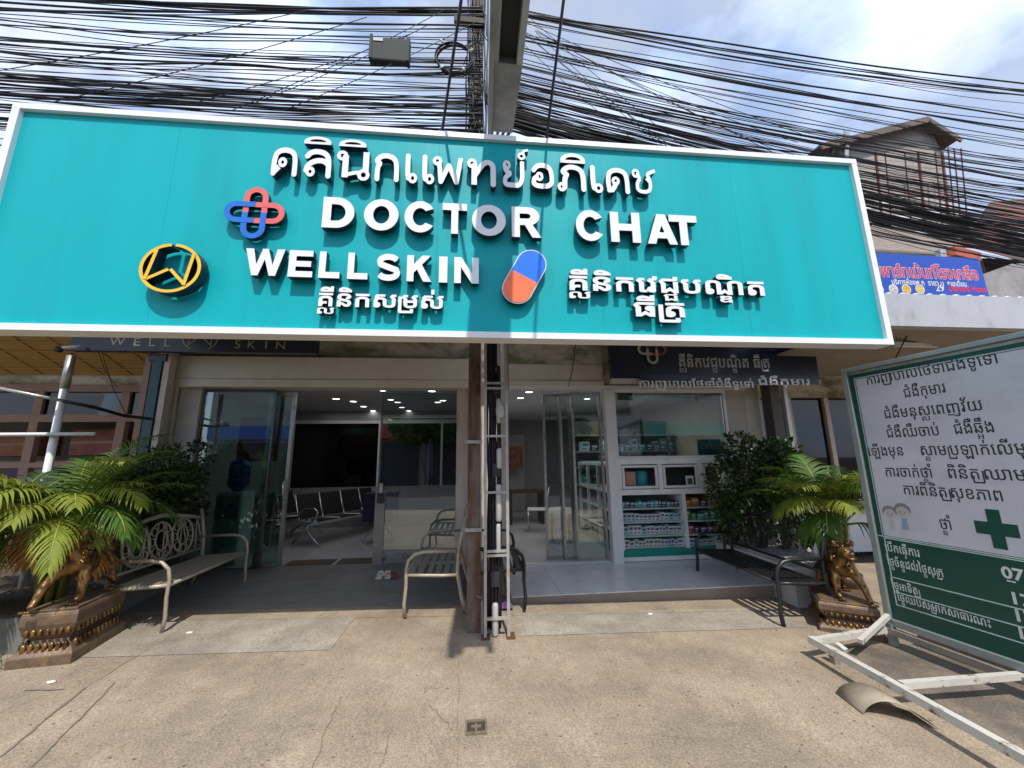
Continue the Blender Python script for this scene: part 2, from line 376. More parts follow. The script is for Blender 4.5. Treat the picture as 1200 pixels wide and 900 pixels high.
# ============================================================ GROUND
concrete = mat('weathered concrete', (.355, .285, .205), .85, 0, .22, 1.6, bump=.5, bscale=70, dirt=(.22, .18, .135), dscale=.9, dlo=.46, dhi=.74)
def concrete_extra(m):
    nt = m.node_tree; N = nt.nodes.new; L = nt.links.new; b = nt.nodes['Principled BSDF']; src = b.inputs['Base Color'].links[0].from_socket
    tc = N('ShaderNodeTexCoord')
    # broom swirls
    nz = N('ShaderNodeTexNoise'); nz.inputs['Scale'].default_value = .9; nz.inputs['Detail'].default_value = 2; L(tc.outputs['Object'], nz.inputs['Vector'])
    ad = N('ShaderNodeMixRGB'); ad.blend_type = 'ADD'; ad.inputs[0].default_value = .9; L(tc.outputs['Object'], ad.inputs[1]); L(nz.outputs['Color'], ad.inputs[2])
    wv = N('ShaderNodeTexWave'); wv.inputs['Scale'].default_value = 7; wv.inputs['Distortion'].default_value = 14; wv.inputs['Detail'].default_value = 8; wv.inputs['Detail Scale'].default_value = 1.6; wv.inputs['Detail Roughness'].default_value = .75; L(ad.outputs[0], wv.inputs['Vector'])
    r = N('ShaderNodeValToRGB'); r.color_ramp.elements[0].position = .0; r.color_ramp.elements[1].position = .9; r.color_ramp.elements[0].color = (.86, .86, .86, 1); r.color_ramp.elements[1].color = (1.1, 1.1, 1.09, 1)
    L(wv.outputs['Fac'], r.inputs[0]); m1 = N('ShaderNodeMixRGB'); m1.blend_type = 'MULTIPLY'; m1.inputs[0].default_value = .42; L(src, m1.inputs[1]); L(r.outputs[0], m1.inputs[2])
    # fine grit
    n4 = N('ShaderNodeTexNoise'); n4.inputs['Scale'].default_value = 90; n4.inputs['Detail'].default_value = 4; L(tc.outputs['Object'], n4.inputs['Vector'])
    r4 = N('ShaderNodeValToRGB'); r4.color_ramp.elements[0].position = .3; r4.color_ramp.elements[1].position = .7; r4.color_ramp.elements[0].color = (.62, .62, .62, 1); r4.color_ramp.elements[1].color = (1.3, 1.3, 1.28, 1)
    L(n4.outputs['Fac'], r4.inputs[0]); m2 = N('ShaderNodeMixRGB'); m2.blend_type = 'MULTIPLY'; m2.inputs[0].default_value = .85; L(m1.outputs[0], m2.inputs[1]); L(r4.outputs[0], m2.inputs[2])
    # hairline cracks
    vo = N('ShaderNodeTexVoronoi'); vo.feature = 'DISTANCE_TO_EDGE'; vo.inputs['Scale'].default_value = .55
    nd = N('ShaderNodeTexNoise'); nd.inputs['Scale'].default_value = 3; nd.inputs['Detail'].default_value = 6; L(tc.outputs['Object'], nd.inputs['Vector'])
    a2 = N('ShaderNodeMixRGB'); a2.blend_type = 'ADD'; a2.inputs[0].default_value = .35; L(tc.outputs['Object'], a2.inputs[1]); L(nd.outputs['Color'], a2.inputs[2]); L(a2.outputs[0], vo.inputs['Vector'])
    rv = N('ShaderNodeValToRGB'); rv.color_ramp.elements[0].position = 0; rv.color_ramp.elements[1].position = .004; rv.color_ramp.elements[0].color = (.72, .72, .72, 1); rv.color_ramp.elements[1].color = (1, 1, 1, 1)
    L(vo.outputs['Distance'], rv.inputs[0]); m3 = N('ShaderNodeMixRGB'); m3.blend_type = 'MULTIPLY'; m3.inputs[0].default_value = .35; L(m2.outputs[0], m3.inputs[1]); L(rv.outputs[0], m3.inputs[2])
    # pale worn and dark oily patches at two sizes, scuffs pulled in one direction
    last = m3.outputs[0]
    for sc, lo, hi, c0, f_, st_ in ((.55, .44, .60, (.78, .77, .76, 1), .8, (1, 1, 1)), (2.6, .52, .60, (1.16, 1.15, 1.13, 1), .7, (1, .5, 1)), (7, .58, .70, (.72, .70, .68, 1), .7, (.35, 1.6, 1)), (24, .62, .72, (.62, .6, .58, 1), .6, (1, 1, 1))):
        mp_ = N('ShaderNodeMapping'); mp_.inputs['Rotation'].default_value = (0, 0, .6 * sc); mp_.inputs['Scale'].default_value = st_; L(tc.outputs['Object'], mp_.inputs[0])
        q = N('ShaderNodeTexNoise'); q.inputs['Scale'].default_value = sc; q.inputs['Detail'].default_value = 9; q.inputs['Roughness'].default_value = .68; L(mp_.outputs[0], q.inputs['Vector'])
        rq = N('ShaderNodeValToRGB'); rq.color_ramp.elements[0].position = lo; rq.color_ramp.elements[1].position = hi; rq.color_ramp.elements[0].color = (1, 1, 1, 1); rq.color_ramp.elements[1].color = c0; L(q.outputs['Fac'], rq.inputs[0])
        mq = N('ShaderNodeMixRGB'); mq.blend_type = 'MULTIPLY'; mq.inputs[0].default_value = f_; L(last, mq.inputs[1]); L(rq.outputs[0], mq.inputs[2]); last = mq.outputs[0]
    L(last, b.inputs['Base Color'])
concrete_extra(concrete)
greyc = mat('smooth grey cement', (.30, .265, .215), .85, 0, .14, 4, bump=.4, bscale=60, dirt=(.42, .365, .30), dscale=2.2, dlo=.42, dhi=.66)
concrete_extra(greyc)
dkporch = mat('dark grey porch cement', (.17, .165, .155), .55, 0, .18, 3, bump=.15, bscale=40, dirt=(.28, .25, .21), dscale=2, dlo=.52, dhi=.8, stretch=(1, 2.5, 1))
tilew = mat('white glossy floor tile', (.74, .75, .77), .22, 0, .05, 2, dirt=(.40, .40, .40), dscale=1.4, dlo=.55, dhi=.8)
_z = mat('tile joint', (.22, .22, .22), .8)
asph = mat('asphalt', (.05, .05, .052), .9, 0, .2, 30, bump=.3, bscale=120)
soil = mat('soil', (.09, .065, .045), .95, 0, .3, 8, bump=.6, bscale=30)
XS = [-200, -9, -6, -3, 0, 3, 6, 9, 200]
def sheet(x0, x1, y0, y1, dz):
    mb = MB(); xs = sorted({x0, x1} | {x for x in XS if x0 < x < x1})
    for a, b in zip(xs, xs[1:]): mb.add([(a, y0, gz(a) + dz), (b, y0, gz(b) + dz), (b, y1, gz(b) + dz), (a, y1, gz(a) + dz)], [(0, 1, 2, 3)])
    return mb
struct('ground', sheet(-200, 200, -200, 200, -.012 - .12), soil)
struct('pavement', sheet(-30, 30, -.6, 6.2, 0), concrete)
struct('road', sheet(-200, 200, -9, -.75, -.12), asph)
kb = MB()
for a, b in zip(XS[1:-1], XS[2:-1]): kb.add([(a, -.75, gz(a) - .2), (b, -.75, gz(b) - .2), (b, -.6, gz(b) - .2), (a, -.6, gz(a) - .2), (a, -.75, gz(a) + .004), (b, -.75, gz(b) + .004), (b, -.6, gz(b) + .004), (a, -.6, gz(a) + .004)], [(4, 5, 6, 7), (0, 1, 5, 4), (2, 3, 7, 6)])
struct('kerb', kb, greyc)
# grey trowelled strip along the porches
struct('cement_strip', sheet(.42, 3.3, 3.9, 4.42, .004), greyc)
struct('cement_patch', sheet(-3.4, -1.2, 3.75, 4.45, .004), greyc)
# porch floors
PL0, PL1, PR0, PR1, FY = -4.3, -.12, .42, 4.45, 5.95
mb = MB(); mb.add([(PL0, 4.72, gz(PL0)), (PL1, 4.72, gz(PL1)), (PL1, 6.1, .13), (PL0, 6.1, .16), (PL0, 4.78, gz(PL0) + .012), (PL1, 4.78, gz(PL1) + .012)], [(0, 1, 5, 4), (4, 5, 2, 3)])
struct('left_porch', mb, dkporch)
RPZ = .055
rp = struct('right_porch', B((PR0, 4.74, -.25), (PR1, 6.0, RPZ - .012)), mat('porch riser cement', (.30, .25, .2), .8, 0, .12, 5, bump=.2))
tb = None
def tiles(parent, x0, x1, y0, y1, z, t, mt, every=.6):
    me = None; nx = int(math.ceil((x1 - x0) / every)); ny = int(math.ceil((y1 - y0) / every)); cx = (x1 - x0) / nx; cy = (y1 - y0) / ny
    me = B((-cx / 2 + .002, -cy / 2 + .002, 0), (cx / 2 - .002, cy / 2 - .002, t)).mesh('tile', mt)
    for i in range(nx):
        for j in range(ny):
            o = bpy.data.objects.new('tile', me); COL.objects.link(o); o.parent = parent
            o.location = (x0 + (i + .5) * cx, y0 + (j + .5) * cy, z + random.uniform(0, .0006)); o.rotation_euler = (random.uniform(-.001, .001), random.uniform(-.001, .001), 0)
tiles(rp, PR0 + .01, PR1 - .01, 4.73, 5.96, RPZ - .011, .012, tilew)
# shallow expansion joints and the drain in the pavement
jd = mat('joint dirt', (.20, .165, .125), .95)
def crack(pts, wd, name='pavement_joint'):
    mb = MB(); P = [Vector((p[0], p[1], gz(p[0]) + .005)) for p in pts]
    for a, b in zip(P, P[1:]):
        d = (b - a).normalized(); s = Vector((-d.y, d.x, 0)) * wd / 2 * random.uniform(.4, 1.2); mb.add([a - s, b - s, b + s, a + s], [(0, 1, 2, 3)])
    return struct(name, mb, jd)
def gp(*pp): return [tuple(G(a, b)) for a, b in pp]
def jitter(a, b, n, s):
    a = Vector(a); b = Vector(b); return [a.lerp(b, i / n) + Vector((random.uniform(-s, s), random.uniform(-s, s), 0)) * (0 < i < n) for i in range(n + 1)]
crack(jitter(G(0, 888), G(60, 838), 9, .006) + jitter(G(60, 838), G(100, 806), 7, .006)[1:], .018)
crack(jitter(G(36, 900), G(95, 842), 9, .006) + jitter(G(95, 842), G(135, 800), 7, .006)[1:], .010)
crack(jitter(G(28, 810), G(75, 808), 7, .006), .014)
crack(jitter(G(216, 735), G(100, 806), 12, .008), .007)
crack(jitter(G(600, 722), G(905, 716), 30, .006), .012)
crack(jitter(G(230, 728), G(540, 722), 30, .006), .007)
def jitter(a, b, n, s):
    a = Vector(a); b = Vector(b); return [a.lerp(b, i / n) + Vector((random.uniform(-s, s), random.uniform(-s, s), 0)) * (0 < i < n) for i in range(n + 1)]
crack(jitter(G(400, 817), G(366, 900), 16, .014), .005, 'pavement_crack'); crack(jitter(G(458, 858), G(446, 900), 12, .012), .004, 'pavement_crack')
crack(jitter(G(503, 826), G(530, 856), 10, .010), .005, 'pavement_crack'); crack(jitter(G(538, 765), G(536, 900), 26, .008), .004, 'pavement_crack')
dm = mat('drain metal', (.22, .17, .12), .7, .3, .3, 30, bump=.4)
p = G(558, 853); t = thing('floor_drain', 'small square rusty drain cover set in the open concrete pavement', 'drain', (p.x, p.y, gz(p.x)))
mb = MB()
for a, b in (((-.055, -.065, -.02), (.055, -.045, .010)), ((-.055, .045, -.02), (.055, .065, .010)), ((-.065, -.065, -.02), (-.0551, .065, .010)), ((.0551, -.065, -.02), (.065, .065, .010))): mb.box(a, b)
mb.build('frame', dm, t); B((-.055, -.045, -.001), (.055, .045, .004)).build('pit_bottom', mat('dark pit', (.05, .04, .03), .9), t)
mb = MB(); mb.box((-.03, -.006, .0), (.03, .008, .012)).box((-.006, -.035, .0), (.004, .03, .010)); mb.build('grating', mat('pale worn metal', (.20, .16, .12), .7), t)

# ============================================================ OUR TWO SHOP UNITS
bd = wt('shophouse', 'low beige shophouse of two clinic units behind the large teal sign', 'building', (0, FY, 0))
W0, W1 = -4.62, 4.72        # outer party walls
ZL = 2.66                    # head of the openings
def wall(name, a, b, m, bevel=0): return B(a, b).build(name, m, bd, bevel)
wall('wall', (-4.34, FY + .02, ZL + .47), (-.04, FY + .22, 3.95), beiged)
wall('wall', (.53, FY + .02, ZL + .03), (4.6, FY + .22, 3.95), beiged)
wall('party_wall', (-4.62, FY, -.1), (-4.345, 12, 3.95), beige)
wall('party_wall', (4.47, FY + .0, -.2), (4.72, 12, 3.95), beige)
wall('party_wall', (.05, FY + .25, -.1), (.15, 12, 3.95), white)
wall('pier', (-.035, FY - .02, -.1), (.52, FY + .24, 3.95), pink)
wall('roof', (W0, FY - .2, 3.96), (W1, 12, 4.1), mat('old roof sheet', (.35, .34, .33), .7, 0, .2))
corr = mat('corrugated canopy sheet', (.42, .43, .44), .5, .3, .12)
def corrugated(x0, x1, ya, za, yb, zb, mt, name, parent, pitch=.15, amp=.018):
    mb = MB(); n = int((x1 - x0) / pitch * 4); vs = []
    for i in range(n + 1):
        x = x0 + (x1 - x0) * i / n; h = amp * math.sin(2 * math.pi * i / 4)
        vs += [(x, ya, za + h), (x, yb, zb + h), (x, ya, za + h - .006), (x, yb, zb + h - .006)]
    fs = []
    for i in range(n):
        a = i * 4; b = a + 4; fs += [(a, b, b + 1, a + 1), (a + 2, a + 3, b + 3, b + 2), (a, a + 2, b + 2, b)]
    mb.add(vs, fs); return mb.build(name, mt, parent)
corrugated(-4.5, -.02, 3.62, 3.3, FY + .1, 3.72, corr, 'canopy', bd)
corrugated(.44, 4.55, 3.62, 3.3, FY + .1, 3.72, corr, 'canopy', bd)
for x in (-4.3, -2.2, -.15, .6, 2.4, 4.4): MB().bar((x, 3.7, 3.25), (x, FY, 3.62), .05, .07).build('canopy_rafter', galv, bd)
# fascia: beam strip + roller shutter box of the left unit
wall('shutter_box', (-4.33, FY - .12, ZL + .12), (-.04, FY + .16, ZL + .46), shut, .01)
wall('shutter_box_lip', (-4.33, FY - .14, ZL + .0), (-.04, FY + .16, ZL + .117), shut, .008)
for x in (-4.335, -.075):
    wall('shutter_rail', (x, FY - .10, .1), (x + .045, FY - .02, ZL), pink); wall('shutter_rail', (x + .05, FY - .07, .1), (x + .075, FY - .02, ZL), shut)
wall('jamb', (-.27, FY - .0, .1), (-.078, FY + .2, ZL), pink)
wall('side_panel', (-4.255, FY + .02, .1), (-3.98, FY + .16, ZL), mat('pale plaster', (.68, .66, .62), .7, 0, .08, 4, bump=.1))
# right unit fascia
wall('fascia', (.53, FY - .06, ZL + .125), (2.05, FY + .018, ZL + .40), beige, .006)
wall('fascia', (.53, FY - .05, ZL + .401), (2.05, FY + .018, 3.5), beiged)
wall('head_rail', (.53, FY - .08, ZL + .0), (4.46, FY + .1, ZL + .06), white); wall('fascia_rail', (.53, FY - .09, ZL + .062), (2.05, FY + .02, ZL + .123), shut)
MB().tube([(1.62, FY - .075, 3.4), (1.58, FY - .075, 3.15), (1.55, FY - .075, 2.95), (1.47, FY - .09, 2.7)], .006, 5).build('fascia_cable', rubber, bd)
wall('pier', (2.045, FY - .09, RPZ), (2.2, FY + .06, ZL), white, .004)
wall('wall', (4.12, FY, -.1), (4.465, FY + .2, ZL), mat('pink beige plaster', (.50, .43, .38), .7, 0, .08, 4, dirt=(.3, .26, .22), dscale=2))
# ------------------------------------------------------------ interiors
ceilm = mat('interior white ceiling', (.55, .55, .56), .7); wallm = mat('interior grey wall', (.30, .30, .31), .7, 0, .05); halfm = mat('interior half wall', (.34, .34, .36), .5)
itile = mat('interior floor tile', (.55, .55, .57), .15, 0, .05, 2)
fl = struct('left_shop_floor', B((-4.34, FY + .02, -.2), (.045, 12, .118)), MATS['tile joint']); tiles(fl, -4.33, .04, FY + .15, 11.9, .119, .008, itile, .62)
B((-4.3, FY + .02, .119), (.04, FY + .149, .132)).build('door_sill', alu, fl)
fr_ = struct('right_shop_floor', B((.155, FY + .02, -.2), (4.46, 12, RPZ + .0)), MATS['tile joint']); tiles(fr_, .16, 4.45, FY + .15, 11.9, RPZ + .001, .008, itile, .62)
B((.52, FY + .02, RPZ + .001), (2.04, FY + .149, RPZ + .02)).build('door_sill', alu, fr_)
struct('ceiling', B((-4.34, FY + .23, 2.75), (.045, 12, 2.8)), ceilm); struct('ceiling', B((.155, FY + .23, 2.75), (4.46, 12, 2.8)), ceilm)
struct('back_wall', B((-4.34, 11.9, 0), (.045, 12, 2.8)), wallm); struct('back_wall', B((.155, 11.9, 0), (4.46, 12, 2.8)), wallm)
struct('side_wall', B((-4.34, FY + .3, .1), (-4.30, 11.9, 2.75)), wallm)
# partition in the left shop: low wall, glass above with slim posts
pt = wt('glass_partition', 'dark glazed partition on a grey low wall at the back of the waiting room', 'partition', (-2, 9.4, .12))
B((-4.29, 9.4, .127), (.04, 9.5, 1.0)).build('low_wall', halfm, pt)
for x in (-4.2, -2.25, -.8): MB().box((x, 9.41, 1.0), (x + .05, 9.48, 2.45)).build('post', alu, pt)
B((-4.29, 9.41, 2.45), (.04, 9.48, 2.53)).build('head_rail', alu, pt); B((-4.29, 9.44, 1.0), (.04, 9.45, 2.45)).build('pane', glk, pt); B((-4.29, 9.4, 2.53), (.04, 9.5, 2.745)).build('bulkhead', wallm, pt)
# downlights
lamp = emis('lit downlight', (1, .97, .92), 7)
dl0 = thing('ceiling_light', 'x', 'ceiling light', (0, 0, 2.75), 0, 'round downlights in the clinic ceilings')
MB().lathe((0, 0, -.012), [(.085, .0115), (.085, .004), (.065, 0), (.065, .011)], 18).build('trim_ring', white, dl0); MB().lathe((0, 0, -.008), [(.062, 0), (.062, .006)], 16).build('diffuser', lamp, dl0)
first = True
for px, py in [(388, 455), (448, 457), (506, 458), (394, 467), (458, 468), (519, 469), (414, 470), (426, 476), (437, 481), (466, 471), (471, 477), (407, 492), (466, 492), (513, 471), (479, 481),
               (620, 459), (610, 466), (688, 467), (697, 460), (628, 493), (643, 493), (680, 494), (645, 515)]:
    p = AZ(px, py, 2.75)
    if p.y < 6.3 or p.y > 11.6: continue
    side = 'left waiting room' if p.x < .1 else 'right shop'; lab = 'small round lit downlight in the dark ceiling of the ' + side
    if first: dl0.location = (p.x, p.y, 2.75); dl0['label'] = lab; first = False
    else: dup(dl0, (p.x, p.y, 2.75), 0, lab)
# weak unseen area lights added to boost the glow of the downlights
for x, y in ((-2.2, 8), (2.2, 8)):
    l = bpy.data.lights.new('downlight_fill', 'AREA'); l.energy = 8 if x < 0 else 26; l.size = 2.5; l.color = (1, .98, .95); o = bpy.data.objects.new('downlight_fill', l); COL.objects.link(o); o.location = (x, y, 2.7); o['kind'] = 'helper'

# ------------------------------------------------------------ left shop glazing and doors
def pane_frame(t, x0, x1, y, z0, z1, fw, m, name='frame', d=.05):
    mb = MB(); mb.box((x0, y, z0), (x0 + fw, y + d, z1)).box((x1 - fw, y, z0), (x1, y + d, z1)).box((x0 + fw, y + .001, z1 - fw), (x1 - fw, y + d - .001, z1)).box((x0 + fw, y + .001, z0), (x1 - fw, y + d - .001, z0 + fw))
    return mb.build(name, m, t)
g = wt('fixed_window', 'greenish fixed glass pane with water dispenser behind it beside the left bench', 'window', (-3.4, FY + .1, .13))
pane_frame(g, -3.975, -2.95, FY + .06, .135, 2.65, .03, mat('dark anodised frame', (.12, .12, .12), .4, .6)); B((-3.94, FY + .08, .17), (-2.985, FY + .088, 2.62)).build('pane', glg, g)
g = wt('sliding_door', 'open sliding glass door leaf with steel frame left of the dark doorway', 'door', (-2.85, FY + .15, .13))
pane_frame(g, -3.1, -2.72, FY + .17, .137, 2.64, .05, galv); B((-3.05, FY + .19, .19), (-2.77, FY + .2, 2.58)).build('pane', glg, g)
MB().tube([(-2.75, FY + .16, 1.05), (-2.75, FY + .10, 1.08), (-2.75, FY + .10, 1.3), (-2.75, FY + .16, 1.33)], .012, 8).build('handle', chrome, g)
g = wt('sliding_door', 'closed frameless glass door with dark lock reflecting the street right of the doorway', 'door', (-.85, FY + .1, .13))
B((-1.42, FY + .1, .14), (-.285, FY + .11, 2.64)).build('pane', glz, g)
B((-1.44, FY + .08, .137), (-1.30, FY + .085, 1.15)).build('edge_strip', mat('frosted strip', (.26, .25, .24), .3, .2), g)
B((-1.43, FY + .12, 1.15), (-1.40, FY + .14, 2.64)).build('post', galv, g)
B((-1.41, FY + .05, .98), (-1.31, FY + .079, 1.12)).build('lock', black, g); MB().bar((-1.36, FY + .06, 1.13), (-1.36, FY + .06, 1.26), .05, .02).build('lock_plate', chrome, g)
# ------------------------------------------------------------ right shop doorway
g = wt('sliding_door', 'double sliding glass door of the right shop seen edge on with slim grey stiles', 'door', (1.5, FY + .2, .07))
for x0, x1, y in ((1.55, 2.04, FY + .1), (1.38, 1.62, FY + .22), (1.12, 1.42, FY + .3)):
    pane_frame(g, x0, x1, y, .075, 2.64, .035, galv, 'door_frame', .04); B((x0 + .035, y + .015, .11), (x1 - .035, y + .022, 2.6)).build('pane', glz, g)
# ------------------------------------------------------------ right shop display window, counter frames and shelves
g = wt('display_window', 'large display window pane over white counter frames in the right shop', 'window', (3.1, FY, 1.5))
pane_frame(g, 2.2, 4.12, FY - .02, 1.56, 2.66, .045, white); B((2.245, FY, 1.605), (4.075, FY + .008, 2.615)).build('pane', glz, g)
B((2.3, FY + .012, 2.5), (2.55, FY + .05, 2.64)).build('paper_notice', mat('cream card', (.6, .56, .45), .7), g)
c = wt('counter_cabinet', 'white framed counter cabinet with green base under the display window', 'cabinet', (3.1, FY, .06))
CT = mat('cabinet white board', (.85, .86, .86), .4); GRB = mat('green base board', (.01, .28, .22), .4)
B((2.2, FY - .05, 1.48), (4.12, FY + .45, 1.557)).build('counter_top', CT, c, .004)
B((2.2, FY - .03, 1.02), (4.12, FY + .45, 1.10)).build('middle_rail', CT, c, .004)
B((2.2, FY - .012, RPZ + .01), (4.12, FY + .46, RPZ + .07)).build('plinth', CT, c); B((2.2, FY - .01, RPZ + .075), (4.12, FY + .46, RPZ + .17)).build('base_board', GRB, c)
for x in (2.2, 3.22, 4.07): B((x, FY - .02, RPZ + .171), (x + .05, FY + .44, 1.019)).build('upright', CT, c)
B((2.25, FY + .42, RPZ + .171), (4.07, FY + .45, 1.019)).build('back_panel', mat('cabinet back', (.35, .38, .38), .6), c)
B((2.2, FY + .44, 1.101), (4.12, FY + .45, 1.479)).build('back_panel', mat('dark back', (.06, .065, .07), .6), c)
for x in (2.2, 2.86, 3.52, 4.05): B((x, FY - .025, 1.101), (x + .07, FY + .03, 1.479)).build('upright', CT, c)
for i, x in enumerate((2.271, 2.931, 3.591)):
    w_ = (.588, .588, .458)[i]
    pane_frame(c, x + .01, x + w_ - .01, FY - .022, 1.115, 1.465, .035, white, 'picture_frame', .03)
shz = [RPZ + .171, .42, .62, .82]
for k, z in enumerate(shz[1:]):
    B((2.251, FY + .0, z - .02), (3.219, FY + .41, z)).build('shelf', mat('glass green shelf', (.45, .60, .56), .3), c); B((3.271, FY + .0, z - .02), (4.069, FY + .41, z)).build('shelf', MATS['glass green shelf'], c)
bxc = [mat('pill box white', (.62, .66, .66), .5, 0, .04), mat('pill box pale blue', (.38, .55, .62), .5), mat('pill box teal', (.05, .34, .36), .5), mat('pill box orange', (.6, .25, .04), .5), mat('pill box green', (.22, .36, .06), .5), mat('pill box red', (.45, .04, .03), .5), mat('pill box dark', (.05, .05, .08), .5)]
prn = mat('printed ink', (.07, .09, .11), .6)
bm_cache = {}
def pill_box(x, y, z, ww, dd, hh, ci, label, group):
    key = (round(ww, 3), round(hh, 3), ci)
    if key not in bm_cache:
        b1 = B((-ww / 2, 0, 0), (ww / 2, dd, hh)); b1.box((-ww * .36, -.001, hh * .55), (ww * .36, .01, hh * .8), 1).box((-ww * .36, -.001, hh * .2), (ww * .1, .01, hh * .32), 1)
        bm_cache[key] = b1.mesh('medicine_box', [bxc[ci], prn if ci < 2 else bxc[0]])
    o = bpy.data.objects.new('medicine_box', bm_cache[key]); COL.objects.link(o); o.location = (x, y, z); return tag(o, label, 'medicine box', group)
rows = ['lowest', 'second', 'third', 'top']
for k, z in enumerate(shz):
    x = 2.28
    while x < 3.17:
        ww = random.choice((.045, .06, .075)); hh = (.13, .14, .12, .1)[k] * random.choice((.8, .9, 1, 1))
        if k == 3: ci = random.choice([6, 2, 6])
        else: ci = 0 if random.random() < .8 else 1
        pill_box(x + ww / 2, FY + .07, z + .001, ww, .2, hh, ci, ('white' if ci == 0 else 'pale blue' if ci == 1 else 'dark' if ci == 6 else 'teal') + ' medicine box on the %s shelf left of the middle upright' % rows[k], 'boxes on the left half of the counter shelves'); x += ww + .004
    x = 3.3
    while x < 4.0:
        ww = random.choice((.06, .09, .12)); hh = random.choice((.09, .12, .14)); ci = [random.choice([6, 1, 6, 0]), random.choice([5, 1, 6, 0]), random.choice([4, 4, 2, 4]), random.choice([3, 3, 6, 3])][k]
        nm = ['white', 'pale blue', 'teal', 'orange', 'green', 'red', 'dark'][ci]
        pill_box(x + ww / 2, FY + .07 + random.uniform(0, .05), z + .001, ww, .2, hh, ci, nm + ' medicine box on the %s shelf right of the middle upright' % rows[k], 'mixed boxes on the right half of the counter shelves'); x += ww + random.uniform(.004, .03)
t = tag(MB().box((2.40, FY + .15, 1.15), (2.56, FY + .3, 1.36)).build('tissue_pack', mat('flesh pink pack', (.55, .28, .24), .6)), 'pink pack behind the leftmost counter frame', 'pack')
t = tag(MB().lathe((2.68, FY + .22, 1.101), [(.1, 0), (.1, .24), (.06, .27)], 16).build('tub', mat('turquoise plastic', (.03, .35, .4), .4)), 'turquoise tub behind the leftmost counter frame', 'tub')
t = wt('stand_card', 'small white card propped inside the middle counter frame', 'card', (3.4, FY + .05, 1.1)); B((3.34, FY + .05, 1.12), (3.47, FY + .055, 1.29)).build('sheet', white, t); B((3.365, FY + .047, 1.16), (3.445, FY + .0495, 1.25)).build('print', prn, t)
# goods seen through the display window
og = thing('open_notice', 'pale blue card with white lettering at the lower right of the display window', 'sign', (3.78, FY + .03, 1.61))
B((-.2, 0, 0), (.22, .006, .25)).build('sheet', mat('pale blue card', (.12, .42, .48), .5), og)
write('lettering', 'OPEN', (Vector((0, -.001, 0)), XN, ZN, -YN), -.15, .17, .09, .12, og, white, .02, .001)
sh2 = wt('wall_shelf', 'dark shelf unit full of pale packets seen deep inside the display window', 'shelf', (3.2, 8.2, .1))
for z in (1.0, 1.35, 1.7, 2.05): B((2.2, 8.2, z), (4.4, 8.55, z + .03)).build('shelf', mat('grey shelf', (.25, .25, .26), .5), sh2)
B((2.2, 8.56, .1), (4.4, 8.6, 2.4)).build('back_panel', mat('dark back', (.06, .065, .07)), sh2)
for z in (1.03, 1.38, 1.73):
    x = 2.3
    while x < 4.3:
        ww = random.uniform(.08, .2); ci = random.choice([0, 1, 1, 2, 6, 6]); nm = ['white', 'pale blue', 'teal', '', '', '', 'dark'][ci]
        pill_box(x + ww / 2, 8.25, z + .001, round(ww, 2), .2, random.choice((.14, .2, .25)), ci, nm + ' packet on the shelf unit behind the display window', 'packets on the shelf unit behind the window'); x += ww + .03

# ------------------------------------------------------------ furniture inside
bl = mat('black perforated steel', (.010, .010, .012), .6, 0)
def waiting_bench(lab, loc, rz, n=4):
    t = thing('waiting_bench', lab, 'waiting bench', loc, rz, 'steel waiting benches in the left clinic')
    for i in range(n):
        x = i * .52
        mb = MB(); mb.add([(x + .02, -.22, .43), (x + .48, -.22, .43), (x + .48, .2, .40), (x + .02, .2, .40), (x + .02, -.22, .41), (x + .48, -.22, .41), (x + .48, .2, .38), (x + .02, .2, .38)], [(0, 1, 2, 3), (7, 6, 5, 4), (0, 4, 5, 1), (1, 5, 6, 2), (2, 6, 7, 3), (3, 7, 4, 0)]); mb.build('seat', bl, t)
        mb = MB(); mb.bar((x + .25, .21, .44), (x + .25, .36, .86), .46, .02, (0, 1, 0)); mb.build('backrest', bl, t)
    for i in range(n + 1):
        x = i * .52 - .01; MB().tube([(x, -.22, .42), (x, .2, .4), (x, .26, .5), (x, .37, .87)], .014, 6).build('seat_rib', chrome, t)
    for x in (-.02, n * .52):
        MB().tube([(x, .25, .45), (x, .1, .63), (x, -.15, .64), (x, -.24, .58), (x, -.2, .46), (x, -.05, .38)], .017, 8).build('armrest', chrome, t)
        mb = MB().tube([(x, -.35, .02), (x, -.05, .22), (x, 0, .35)], .022, 8); mb.tube([(x, .33, .02), (x, .05, .22), (x, 0, .35)], .022, 8); mb.build('leg', chrome, t)
    B((-.02, -.03, .33), (n * .52, .03, .38)).build('beam', chrome, t); return t
wb = waiting_bench('black perforated waiting bench with chrome arms nearest the doorway of the left clinic', (-2.95, 7.55, .125), R(62))
waiting_bench('second black waiting bench behind the open sliding door near the water dispenser', (-3.75, 7.3, .125), R(80), 3)
t = wt('side_table', 'dark blue draped side table on splayed chrome legs behind the glass door', 'table', (-1.7, 7.7, .12))
B((-2.0, 7.5, .5), (-1.45, 7.95, 1.0)).build('table_body', mat('dark indigo cloth', (.02, .02, .06), .8), t)
for dx in (-.3, .3):
    MB().bar((-1.72, 7.7, .5), (-1.72 + dx, 7.6, .13), .025).build('leg', chrome, t)
wd = wt('water_dispenser', 'water dispenser with dark blue bottle on a white cabinet behind the fixed glass', 'water dispenser', (-3.62, 6.5, .12))
wbm = mat('dispenser white', (.55, .62, .60), .4)
B((-3.82, 6.35, .13), (-3.45, 6.7, 1.15)).build('cabinet', wbm, wd, .02); B((-3.76, 6.335, .2), (-3.5, 6.3499, .55)).build('cabinet_door', mat('pale green plastic', (.35, .48, .44), .4), wd)
B((-3.8, 6.32, .78), (-3.47, 6.3499, 1.1)).build('front_panel', mat('dispenser recess', (.30, .36, .35), .4), wd)
